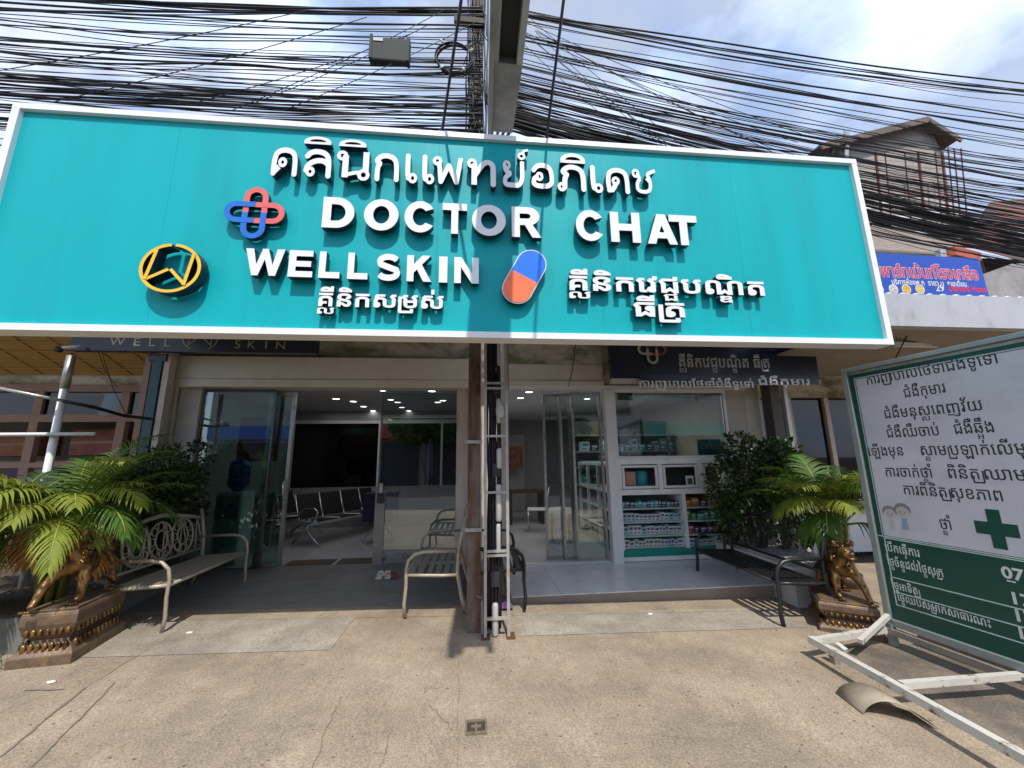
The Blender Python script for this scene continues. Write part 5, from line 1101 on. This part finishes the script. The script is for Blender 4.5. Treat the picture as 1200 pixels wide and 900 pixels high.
u0, zc = BR(1168, 620); cr_ = [rect(-.33, -1, .33, 1), rect(-1, -.33, 1, .33)]
mb = MB(); place_fill(mb, ('cross',), cr_, fb, u0, zc, .115, .14, 0, 0, 0, .005); mb.build('green_cross', dgr, sb_)
# two tiny cartoon children
skin_ = mat('faint skin print', (.50, .47, .47), .6); hair_ = mat('hair print', (.22, .21, .21), .6); blu = mat('faint blue print', (.25, .32, .45), .6)
for px, py, s_ in ((1043, 601, .055), (1058, 599, .06)):
    u, z = BR(px, py); mb = MB()
    place_fill(mb, ('kidface', s_), [ell(0, 0, .85, .9)], fb, u, z, s_, s_, 0, 0, 0, .0050)
    place_fill(mb, ('kidhair', s_), [poly(*(arc(0, .05, 1.05, 1.1, -20, 200, 16) + arc(0, -.1, .85, .75, 170, 10, 12)))], fb, u, z, s_, s_, 0, 1, 1, .0056)
    for ex in (-.3, .3): place_fill(mb, ('kideye', ex), [ell(ex, -.15, .1, .13, 8)], fb, u, z, s_, s_, 0, 1, 1, .0060)
    place_fill(mb, ('kidmouth',), ribbon(arc(0, -.3, .28, .22, 200, 340, 5), .07), fb, u, z, s_, s_, 0, 1, 1, .0064)
    place_fill(mb, ('kidbody', s_), [poly((-.45, -2.6), (.45, -2.6), (.3, -1), (-.3, -1))], fb, u, z, s_, s_, 0, 0 if s_ < .056 else 2, 0, .0050)
    mb.build('cartoon_child', [skin_, hair_, blu], sb_)
# steel base frame of the board
wps = mat('chipped white painted steel', (.62, .60, .54), .5, .1, .1, 8, dirt=(.22, .12, .07), dscale=9, dlo=.56, dhi=.64); gst = mat('worn grey steel', (.30, .27, .23), .6, .3, .2, 8)
bf = wt('sign_base_frame', 'white chipped square tube frame lying on the pavement under the signboard', 'frame', (3.5, 2.8, -.08))
a0 = G(950, 749, .14); a1 = a0 + (G(1200, 888, .14) - a0) * 1.7; c0 = Vector((3.72, 3.5, gz(3.7) + .13)); c1 = Vector((3.98, 1.2, gz(3.9) + .13)); zf = gz(3.3)
MB().bar(a0, a1, .05).build('rail', wps, bf); MB().bar(c0, c1, .05).build('rail', gst, bf)
MB().bar(a0 + Vector((.026, -.03, .0)), c0 + Vector((-.026, -.0, -.0)), .045).build('cross_rail', wps, bf)
q = G(1052, 803, .14); MB().bar((a0.x + .03 + (a0.y - q.y) * .0, q.y, a0.z), (3.86, q.y + .02, a0.z - .01), .04).build('cross_rail', wps, bf)
MB().bar((a0.x + .05, 1.95, a0.z), (3.93, 1.95, a0.z - .01), .04).build('cross_rail', wps, bf)
k0 = G(1008, 752, .14); MB().bar(k0, BP + Vector((-.03, .02, .16)), .035).build('brace', wps, bf); MB().bar(G(982, 773, 0), G(986, 757, .12), .05, .07).build('foot', wps, bf)
MB().bar((a0.x + .1, a0.y - .1, zf - .0), (a0.x + .1, a0.y - .1, a0.z - .02), .05).build('foot', gst, bf); MB().bar(BP + Vector((-.02, .02, -.08)), BP + Vector((-.02, .02, .1)), .05).build('upright', gpost, bf)
MB().bar(BP + BD * 1.9 + Vector((0, 0, -.08)), BP + BD * 1.9 + Vector((0, 0, .12)), .05).build('upright', gpost, bf)
wood = mat('weathered pink plank', (.36, .25, .19), .8, 0, .2, 12, bump=.3, dirt=(.16, .10, .07), dscale=5)
for i, (p, q, lb) in enumerate([((4.0, 3.45, gz(4) + .09), (4.35, 1.3, gz(4.3) + .09), 'weathered pinkish plank lying behind the signboard, nearest to it'), ((4.2, 3.5, gz(4.2) + .03), (4.55, 1.3, gz(4.5) + .03), 'weathered pinkish plank lying behind the signboard, farther back')]):
    tag(MB().bar(p, q, .12, .035).build('plank', wood), lb, 'plank')
tag(MB().bar((4.05, 3.2, gz(4) + .02), (4.6, 3.2, gz(4.5) + .02), .06, .09).build('timber_block', wood), 'short timber block carrying the pinkish planks behind the signboard', 'timber')
# darker mottled cement sheet on the ground under the signboard frame
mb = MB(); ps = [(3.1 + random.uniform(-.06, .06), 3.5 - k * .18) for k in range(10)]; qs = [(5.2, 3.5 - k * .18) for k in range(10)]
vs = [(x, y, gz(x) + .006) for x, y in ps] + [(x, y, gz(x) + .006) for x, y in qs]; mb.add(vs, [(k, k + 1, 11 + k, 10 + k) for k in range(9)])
dkc = mat('dark mottled cement', (.15, .125, .10), .9, 0, .2, 3, bump=.4, dirt=(.26, .215, .165), dscale=2.5, dlo=.45, dhi=.62); concrete_extra(dkc)
struct('dark_ground_patch', mb, dkc)
# curled sheet of metal
cm = mat('dusty tan sheet metal', (.36, .30, .22), .6, .1, .12, 6, dirt=(.22, .17, .12), dscale=4)
p = G(1012, 838); q = G(1100, 856); mid = (p + q) / 2; ax = (q - p).normalized(); wd_ = (q - p).length; pe = Vector((-ax.y, ax.x, 0))
mb = MB(); n = 14; vs = []
for i in range(n + 1):
    t = i / n; x = (t - .5) * wd_; h_ = .10 * math.sin(math.pi * t ** .8) ** .9
    for off_, zz in ((0, 0), (.17 + .05 * (1 - t), 0.0)):
        for th in (0, .004): b = mid + ax * (x - off_ * .35) + pe * off_; vs.append((b.x, b.y, gz(b.x) + .006 + h_ + th))
fs_ = []
for i in range(n):
    a = i * 4; b = a + 4; fs_ += [(a, a + 2, b + 2, b), (a + 1, b + 1, b + 3, a + 3), (a, b, b + 1, a + 1), (a + 2, a + 3, b + 3, b + 2)]
fs_ += [(0, 1, 3, 2), (n * 4, n * 4 + 2, n * 4 + 3, n * 4 + 1)]
mb.add(vs, fs_, 0, True); tag(mb.build('curled_sheet', cm), 'curled tan metal sheet lying on the pavement beside the white frame rail', 'metal sheet')
for i, (px, py) in enumerate([(222, 742), (762, 720), (60, 800)]):
    p = G(px, py); tag(MB().ball((p.x, p.y, gz(p.x) + .006), .022, 7, sc=(1.6, 1, .35)).build('paper_scrap', white), ['tiny white scrap on the pavement near the left bench leg', 'tiny white scrap on the riser joint before the right shop', 'tiny white scrap on the pavement before the left pedestal'][i], 'scrap')
mb = MB()
for _ in range(420):
    x = random.uniform(-3.2, 3.4); y = random.uniform(2.1, 4.7); s_ = random.uniform(.003, .008); mb.ball((x, y, gz(x) + s_ * .3), s_, 4, sc=(1.3, 1, .6))
tag(mb.build('grit', mat('grit', (.16, .13, .10), .9)), 'small dark grit and gravel scattered over the pavement', 'grit', kind='stuff')

# ============================================================ LEFT NEIGHBOUR
ln_ = wt('neighbour_shop', 'left neighbouring shop with ochre ceiling and brown framed windows behind the palms', 'building', (-6.5, 7, 0))
ochre = mat('ochre awning lining', (.42, .27, .085), .7, 0, .12, 3, dirt=(.28, .19, .08), dscale=3, stretch=(1, 3, 1)); brown = mat('pinkish brown frame', (.30, .20, .155), .7, 0, .12, 6); brick = mat('dark red interior', (.16, .05, .04), .8, 0, .4, 5)
MB().add([(-12, 5.66, 3.56), (-4.66, 5.66, 3.56), (-4.66, 6.96, 3.06), (-12, 6.96, 3.06), (-12, 5.66, 3.59), (-4.66, 5.66, 3.59), (-4.66, 6.96, 3.09), (-12, 6.96, 3.09)], [(0, 3, 2, 1), (4, 5, 6, 7), (0, 1, 5, 4), (1, 2, 6, 5), (2, 3, 7, 6), (3, 0, 4, 7)]).build('ceiling_lining', ochre, ln_); B((-12, 3.9, 3.95), (-4.7, 7.2, 4.02)).build('roof', corr, ln_)  # this roof is out of view, added to keep sun off the lining
for k in range(1, 6): y = 5.66 + k * .22; B((-12, y, 3.535 - k * .0846), (-4.68, y + .025, 3.55 - k * .0846)).build('ceiling_batten', ochre, ln_)
for k in range(16): MB().bar((-11.6 + k * .45, 5.68, 3.545), (-11.6 + k * .45, 6.94, 3.06), .02, .02).build('ceiling_rib', ochre, ln_)
B((-12, 7.0, 2.9), (-4.64, 7.1, 3.139)).build('lintel', beiged, ln_); B((-12, 6.97, 2.78), (-4.64, 7.1, 2.899)).build('top_rail', brown, ln_)
B((-12, 6.98, 2.28), (-4.64, 7.09, 2.40)).build('middle_rail', brown, ln_); B((-12, 6.98, 1.55), (-4.64, 7.09, 1.63)).build('low_rail', brown, ln_)
for x in (-9.6, -8.4, -7.2, -5.9, -4.78): B((x, 6.99, .0), (x + .13, 7.08, 2.779)).build('mullion', brown, ln_)
for x0, x1 in ((-12, -9.6), (-9.47, -8.4), (-8.27, -7.2), (-7.07, -5.9), (-5.77, -4.78)): B((x0, 7.04, 2.401), (x1, 7.05, 2.779)).build('pane', glk, ln_)
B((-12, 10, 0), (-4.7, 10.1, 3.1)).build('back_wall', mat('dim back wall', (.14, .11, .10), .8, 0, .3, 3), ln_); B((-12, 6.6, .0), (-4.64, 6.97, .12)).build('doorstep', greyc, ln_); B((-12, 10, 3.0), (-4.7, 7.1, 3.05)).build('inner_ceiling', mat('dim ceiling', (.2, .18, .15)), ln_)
for i, (x, z, w_, h_, c) in enumerate([(-7.1, 1.75, .8, .45, (.30, .10, .08)), (-6.0, 1.7, .7, .5, (.20, .04, .05)), (-8.6, 1.75, .9, .4, (.35, .14, .08)), (-5.4, 1.65, .5, .4, (.36, .2, .08)), (-9.6, 1.7, .8, .5, (.22, .06, .05)), (-6.6, 1.15, .9, .4, (.08, .06, .14)), (-8.0, 1.1, .8, .45, (.12, .09, .18)), (-5.3, 1.2, .6, .4, (.25, .16, .1))]):
    nm = ['red carton', 'maroon carton', 'orange brown carton', 'tan carton', 'dark red carton', 'violet crate', 'purple grey crate', 'brown crate'][i]
    tag(MB().box((x, 7.6, z), (x + w_, 8.1, z + h_)).box((x - .004, 7.596, z + h_ * .45), (x + w_ + .004, 8.104, z + h_ * .55), 1).build('carton', [mat('carton %d' % i, c, .7, 0, .3, 8), mat('carton tape', (.3, .22, .14), .5)]), nm + ' on the shelf behind the left neighbour window', 'carton')
ls_ = wt('goods_shelf', 'wooden goods shelf behind the left neighbour window', 'shelf', (-7, 7.8, 0))
for z in (1.05, 1.62): B((-10, 7.5, z), (-4.8, 8.2, z + .04)).build('board', brown, ls_)
for x in (-9.95, -7.4, -4.9): B((x, 7.55, 0), (x + .08, 8.15, 1.049)).build('upright', brown, ls_)
cp = wt('corner_post', 'blue green painted steel post under the left end of the navy sign', 'post', AY(180, 460, 5.62))
a = AY(186, 418, 5.62); B((a.x - .06, 5.61, 0), (a.x + .06, 5.73, 3.08)).build('shaft', mat('blue green post paint', (.035, .09, .12), .5, 0, .2, 5), cp); B((a.x - .11, 5.6, 2.98), (a.x + .11, 5.74, 3.085)).build('bracket', black, cp); B((a.x + .075, 5.63, .0), (a.x + .15, 5.75, 3.07)).build('side_strip', pink, cp); B((a.x - .17, 5.63, .0), (a.x - .09, 5.75, 3.08)).build('side_strip', brown, cp)
pp = AY(82, 425, 4.7); t = wt('white_pipe_post', 'thin white pipe post with cross rail in front of the left neighbour', 'post', (pp.x, 4.7, 0))
MB().cyl((pp.x, 4.7, 0), (pp.x, 4.7, pp.z - .3), .035).build('post', white, t); MB().cyl((pp.x, 4.7, pp.z - .3), (pp.x, 4.7, pp.z + .08), .04, mi=0).build('sleeve', galv, t)
z = AY(40, 509, 4.64).z; MB().cyl((-8, 4.64, z), (pp.x + .45, 4.64, z), .02).build('rail', white, t)
t = wt('sign_lamp', 'short white lamp arm sticking out left of the navy WELL SKIN sign', 'lamp', AY(70, 407, 5.4)); a = AY(69, 408, 5.3); b = AY(94, 406, 5.45); MB().cyl(a, b, .02).build('arm', white, t); MB().lathe((a.x, a.y, a.z - .05), [(.035, 0), (.045, .03), (.02, .07)], 10).build('head', black, t)
pts = [AY(-30, 449, 4.5), AY(20, 459, 4.5), AY(75, 470, 4.6)]; t = wt('drop_cable', 'thick cable with grey sleeve crossing the left neighbour front to the corner post', 'cable', pts[2]); MB().tube(pts, .018, 7).build('sleeve', galv, t); MB().tube([AY(74, 470, 4.6), AY(110, 477, 4.8), AY(145, 487, 5.2), AY(177, 491, 5.58)], .02, 7).build('cable', rubber, t)
for i, (a, b) in enumerate([((115, 412), (138, 455)), ((119, 412), (150, 490))]): tag(MB().tube([AY(*a, 5.5), AY((a[0] + b[0]) / 2 - 2, (a[1] + b[1]) / 2 + 4, 5.9), AY(*b, 6.8)], .005, 4).build('thin_wire', rubber), ['thin wire hanging below the navy sign on the left, the shorter one', 'thin wire hanging below the navy sign on the left, the longer one'][i], 'wire')

# ============================================================ RIGHT NEIGHBOUR
rn = wt('neighbour_shophouse', 'right neighbouring shop with long white canopy fascia and dark windows', 'building', (7, 6, 0))
cf = mat('weathered white canopy fascia', (.44, .45, .48), .7, 0, .07, 4, dirt=(.26, .26, .27), dscale=2.2, dlo=.5, dhi=.72, stretch=(1, 1, .4))
B((4.78, 4.0, 3.12), (16, 4.12, 3.54)).build('canopy_fascia', cf, rn); B((4.78, 4.121, 3.44), (16, 7.2, 3.53)).build('canopy_roof', corr, rn); B((4.78, 4.121, 3.14), (16, 7.1, 3.17)).build('soffit', mat('brown grey soffit', (.30, .25, .21), .8, 0, .1, 3), rn)
B((4.74, 6.9, 2.7), (16, 7.1, 3.139)).build('beam', beiged, rn)
mb = MB()
for k in range(60): mb.tube([(4.8 + k * .19, 4.06, 3.545), (4.8 + k * .19, 4.3, 3.56)], .045, 6)
mb.build('ridge_capping', corr, rn)
for x in (4.8, 5.45, 6.1, 6.9, 7.9, 9.2): B((x, 6.95, -.2), (x + .09, 7.05, 2.699)).build('mullion', pink, rn)
B((4.74, 7.0, .75), (16, 7.06, .85)).build('sill', white, rn); B((4.74, 7.0, -.2), (16, 7.1, .749)).build('low_wall', white, rn); B((4.74, 7.02, .851), (16, 7.03, 2.699)).build('pane', glk, rn)
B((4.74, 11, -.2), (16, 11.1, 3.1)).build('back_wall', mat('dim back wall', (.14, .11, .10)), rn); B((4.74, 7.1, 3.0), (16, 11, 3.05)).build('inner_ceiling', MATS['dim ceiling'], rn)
a = AY(886, 455, 5.8); B((4.735, 5.7, -.2), (4.9, 5.9, 3.13)).build('column', mat('dark column', (.10, .085, .075), .7), rn); B((5.02, 5.75, -.2), (5.08, 5.82, 3.13)).build('downpipe', white, rn)
MB().tube([(5.6, 4.3, 3.1), (5.62, 4.5, 2.85), (5.66, 4.9, 2.7)], .008, 5).build('loose_wire', rubber, rn)
tl = wt('tube_lamp', 'white fluorescent tube lamp under the right neighbour canopy', 'lamp', AY(1075, 407, 4.6)); a = AY(1048, 405, 4.5); b = AY(1098, 406.5, 4.9); MB().bar(a + Vector((0, 0, .03)), b + Vector((0, 0, .03)), .06, .03).build('housing', white, tl); MB().cyl(a, b, .016).build('tube', white, tl)
# blue shop banner on the canopy roof
bb_ = wt('shop_banner', 'blue banner with red Thai lettering and round food pictures on the right neighbour roof', 'banner', AY(1090, 325, 6.5)); YB = 6.5
a = AY(985, 345, YB); b = AY(1159, 346, YB); c = AY(1152, 303, YB)
bl_ = mat('blue banner', (.015, .07, .42), .5, 0, .08); mb = MB(); mb.add([(a.x, YB, a.z), (b.x, YB, a.z), (b.x - .02, YB, c.z), (a.x, YB, c.z + .03), (a.x, YB + .03, a.z), (b.x, YB + .03, a.z), (b.x - .02, YB + .03, c.z), (a.x, YB + .03, c.z + .03)], [(0, 1, 2, 3), (5, 4, 7, 6), (0, 4, 5, 1), (1, 5, 6, 2), (2, 6, 7, 3), (3, 7, 4, 0)]); mb.build('sheet', bl_, bb_)
MB().bar((a.x, YB + .04, a.z + .02), (a.x, YB + .04, c.z), .04).build('support', galv, bb_); MB().bar((b.x, YB + .04, 3.5), (b.x, YB + .04, c.z), .04).build('support', galv, bb_); MB().bar((a.x, YB + .04, 3.5), (a.x, YB + .04, c.z), .04).build('support', galv, bb_)
fbn = frameY(YB); rdp = mat('pink red print', (.62, .03, .10), .5); wpr = mat('white banner print', (.7, .7, .72), .5)
def bn(s, p0, p1, hs, m, fat, off): x0 = AY(*p0, YB); x1 = AY(*p1, YB); write('lettering', s, fbn, x0.x, x1.x, x0.z, hs, bb_, m, fat, off)
bn('อพาร์ทเม้นท์โรงเกลือ', (1024, 323.5), (1147, 325), .37, wpr, .045, .003); bn('อพาร์ทเม้นท์โรงเกลือ', (1024, 323.5), (1147, 325), .37, rdp, .018, .006)
bn('บริการห้องพัก  รายวัน  รายเดือน', (1045, 333), (1133, 334), .16, wpr, .02, .003); bn('29', (1097, 341), (1107, 341), .2, wpr, .02, .003); bn('Diamond House', (1112, 341), (1156, 342), .19, rdp, .03, .003)
for i, (px, cc_) in enumerate([(1030, (.5, .3, .12)), (1047, (.55, .5, .45)), (1062, (.7, .38, .02)), (1078, (.65, .45, .1))]):
    p = AY(px, 339, YB); mb = MB(); place_fill(mb, ('disc',), [ell(0, 0, 1, 1, 20)], fbn, p.x, p.z, .105, .105, 0, 0, 0, .003); place_fill(mb, ('disc2',), [ell(0, 0, .8, .8, 18)], fbn, p.x, p.z, .105, .105, 0, 1, 1, .006); mb.build('round_picture', [wpr, mat('dish %d' % i, cc_, .6, 0, .5, 20)], bb_)
# old timber house behind
oh = wt('old_house', 'old grey timber house with sagging gable roof and rusty balcony bars behind the cables', 'building', (12, 9, 0)); HY = 9.5
def hp(px, py, y=HY): return AY(px, py, y)
timb = mat('grey weathered boards', (.34, .31, .28), .85, 0, .2, 8, bump=.3, dirt=(.18, .15, .13), dscale=2, stretch=(.4, 1, 4)); roofm = mat('dark old roof sheet', (.12, .095, .08), .8, 0, .3, 8, dirt=(.22, .14, .1), dscale=4); rbar = mat('rusty bar', (.13, .05, .03), .8); cream = mat('cream louvre wall', (.45, .42, .37), .8, 0, .08, 4, dirt=(.3, .27, .23), dscale=3)
x0, x1 = hp(985, 200).x, hp(1108, 200).x; zt = hp(1050, 168).z; zg = hp(1085, 146).z
n = 0; z = 3.6
while z < zt - .01:
    h_ = min(.17, zt - z); mb = MB().box((x0, HY, z), (x1, HY + .03, z + h_ - .012)); mb.build('board', timb if z > zt - 2.0 else cream, oh); z += h_
B((x0, HY + .031, 3.0), (x1, HY + 4, zt)).build('core_wall', timb, oh)
xm = hp(1088, 140).x; mb = MB(); mb.add([(x0, HY + .01, zt), (x1, HY + .01, zt), (xm, HY + .01, zg - .05), (x0, HY + 4, zt), (x1, HY + 4, zt), (xm, HY + 4, zg - .05)], [(0, 1, 2), (5, 4, 3), (0, 2, 5, 3), (1, 4, 5, 2)]); mb.build('gable_wall', timb, oh)
for p, q in ((hp(962, 170, HY - .3), hp(1088, 138, HY - .3)), (hp(1126, 162, HY - .3), hp(1088, 138, HY - .3))):
    p = Vector(p); q = Vector(q) ; mb = MB(); e = Vector((0, 4.6, 0)); th = Vector((0, 0, .06)); mb.add([p, q, q + e, p + e, p + th, q + th, q + e + th, p + e + th], [(0, 3, 2, 1), (4, 5, 6, 7), (0, 1, 5, 4), (1, 2, 6, 5), (2, 3, 7, 6), (3, 0, 4, 7)]); mb.build('roof', roofm, oh); MB().bar(p - th * 1.5, q - th * 1.5, .05, .14).build('barge_board', roofm, oh)
for k in range(5): a = hp(985 - k * 9, 150 + k * 9); MB().bar(hp(990 - k * 8, 152 + k * 7, HY - .1), hp(982 - k * 9, 190, HY - .1), .04).build('stay', timb, oh)
MB().bar(hp(992, 156, HY - .2), hp(990, 188, HY - .2), .12).build('pipe', galv, oh)
for px in (1026, 1037, 1060, 1076, 1096, 1104, 1111, 1118, 1126): MB().bar(hp(px, 178 + (px > 1110) * -4, HY - .5), hp(px + 8, 262, HY - .5), .05 if px in (1026, 1076, 1104) else .025).build('balcony_bar', rbar, oh)
for py in (228, 262): MB().bar(hp(1005, py, HY - .5), hp(1130, py + 3, HY - .5), .05).build('balcony_rail', rbar, oh)
for py in (236, 243, 251, 259, 268): MB().bar(hp(1000, py, HY - .45), hp(1138, py + 9, HY - .45), .06, .05).build('pale_rail', white, oh)
lr_ = wt('lean_to_roof', 'old brown sheet roof under the balcony of the timber house', 'roof', hp(1050, 285, 8)); a, b, c, d = hp(990, 262, 8.6), hp(1130, 282, 8.6), hp(1120, 300, 7.2), hp(1000, 292, 7.2)
mb = MB(); up = Vector((0, 0, .04)); mb.add([a, b, c, d, a + up, b + up, c + up, d + up], [(0, 1, 2, 3), (7, 6, 5, 4), (0, 4, 5, 1), (1, 5, 6, 2), (2, 6, 7, 3), (3, 7, 4, 0)]); mb.build('sheet', mat('brown roof', (.20, .16, .13), .8, 0, .25, 6), lr_); B((d.x, 7.3, 3.5), (d.x + .1, 7.4, d.z - .02)).build('post', galv, lr_); B((c.x - .1, 7.3, 3.5), (c.x, 7.4, c.z - .02)).build('post', galv, lr_)
rr = wt('tiled_roof_house', 'house with dark red and brown roof at the right edge behind the cables', 'building', hp(1180, 270, 8.5))
redt = mat('dark red roof', (.20, .05, .03), .8, 0, .3, 5, dirt=(.07, .05, .045), dscale=1.5, dlo=.42, dhi=.55)
a, b, c, d = hp(1128, 288, 7.5), hp(1290, 330, 7.5), hp(1300, 225, 10.5), hp(1160, 238, 10.5); mb = MB(); mb.add([a, b, c, d, a + up, b + up, c + up, d + up], [(3, 2, 1, 0), (4, 5, 6, 7), (0, 4, 5, 1), (1, 5, 6, 2), (2, 6, 7, 3), (3, 7, 4, 0)][::-1]); mb.build('roof', redt, rr)
a, b = hp(1148, 290, 8), hp(1300, 345, 8); B((a.x, 8.0, 3.5), (a.x + 4, 8.2, a.z - .3)).build('wall', mat('dark brown wall', (.10, .085, .075)), rr); B((hp(1192, 280, 7.9).x, 7.85, 3.5), (hp(1215, 280, 7.9).x, 7.99, hp(1192, 268, 7.9).z)).build('pillar', mat('greenish pillar', (.32, .34, .31)), rr)  # wall in one even dark brown
cw = wt('low_concrete_wall', 'grey stained concrete block beside the blue banner on the right', 'wall', hp(1180, 330, 6.8)); a, b, c = hp(1156, 345, 6.9), hp(1270, 350, 6.9), hp(1186, 309, 6.9)
mb = MB(); mb.add([(a.x, 6.9, a.z - .3), (b.x, 6.9, a.z - .3), (b.x, 6.9, c.z + .1), (c.x, 6.9, c.z), (a.x + .05, 6.9, hp(1156, 322, 6.9).z), (a.x, 7.4, a.z - .3), (b.x, 7.4, a.z - .3), (b.x, 7.4, c.z + .1), (c.x, 7.4, c.z), (a.x + .05, 7.4, hp(1156, 322, 6.9).z)], [(0, 1, 2, 3, 4), (9, 8, 7, 6, 5)] + [(i, 5 + i, 5 + (i + 1) % 5, (i + 1) % 5) for i in range(5)]); mb.build('wall', mat('grey concrete stained', (.30, .28, .27), .85, 0, .15, 5, bump=.3, dirt=(.16, .14, .13), dscale=3), cw)
ot = wt('orange_tarp', 'small orange tarp edge above the blue banner', 'tarp', hp(1125, 300, 7)); a = hp(1112, 308, 7); b = hp(1138, 300, 7); MB().bar(hp(1110, 297, 7), hp(1140, 305, 7), .3, .22).build('sheet', mat('orange tarp', (.45, .10, .05), .6), ot); B((hp(1103, 300, 7).x, 7, 3.6), (hp(1110, 300, 7).x, 7.1, hp(1103, 292, 7).z)).build('post', cf, ot)

# ============================================================ ACROSS THE ROAD (behind the camera; seen in the glass)
op = wt('opposite_row', 'row of shops across the road that shows as reflections in the glass', 'building', (0, -13, 0))
for i, (x, w_, h_, c) in enumerate([(-16, 7, 6, (.42, .40, .36)), (-9, 6, 5, (.35, .30, .25)), (-3, 6, 7, (.30, .36, .42)), (3, 6, 5.5, (.45, .42, .38)), (9, 8, 6.5, (.38, .34, .30))]):
    B((x, -19, -.2), (x + w_ - .05, -13, h_)).build('wall', mat('opposite wall %d' % i, c, .8), op)
    B((x + .4, -12.99, -.1), (x + w_ - .5, -12.9, 2.7)).build('shutter', mat('opposite dark', (.05, .05, .06), .6), op); B((x + .2, -12.9, 2.9), (x + w_ - .3, -12.6, 3.7)).build('signband', mat('opposite sign %d' % i, [(.05, .15, .5), (.5, .1, .05), (.1, .3, .55), (.6, .5, .1), (.1, .4, .3)][i], .5), op)
shrub('round street tree across the road reflected in the glass', (-2.5, -10.5, 0), [(0, 0, 4.2, 1.5, .9), (.9, .3, 3.6, 1.1, .9), (-1, .2, 3.5, 1.1, .9), (.2, 0, 5.2, 1.0, .9)], 2600, [dark2, pg], .38, 'tree', 'street_tree')
shrub('second street tree across the road to the right', (5, -10.8, 0), [(0, 0, 4, 1.4, .9), (.8, 0, 3.3, 1, .9), (-.9, 0, 3.4, 1, .9)], 2200, [dark2, dark1], .38, 'tree', 'street_tree')

for o in WORLD:
    M_ = Matrix.Translation(o.location).inverted()
    for c in o.children: c.matrix_parent_inverse = M_
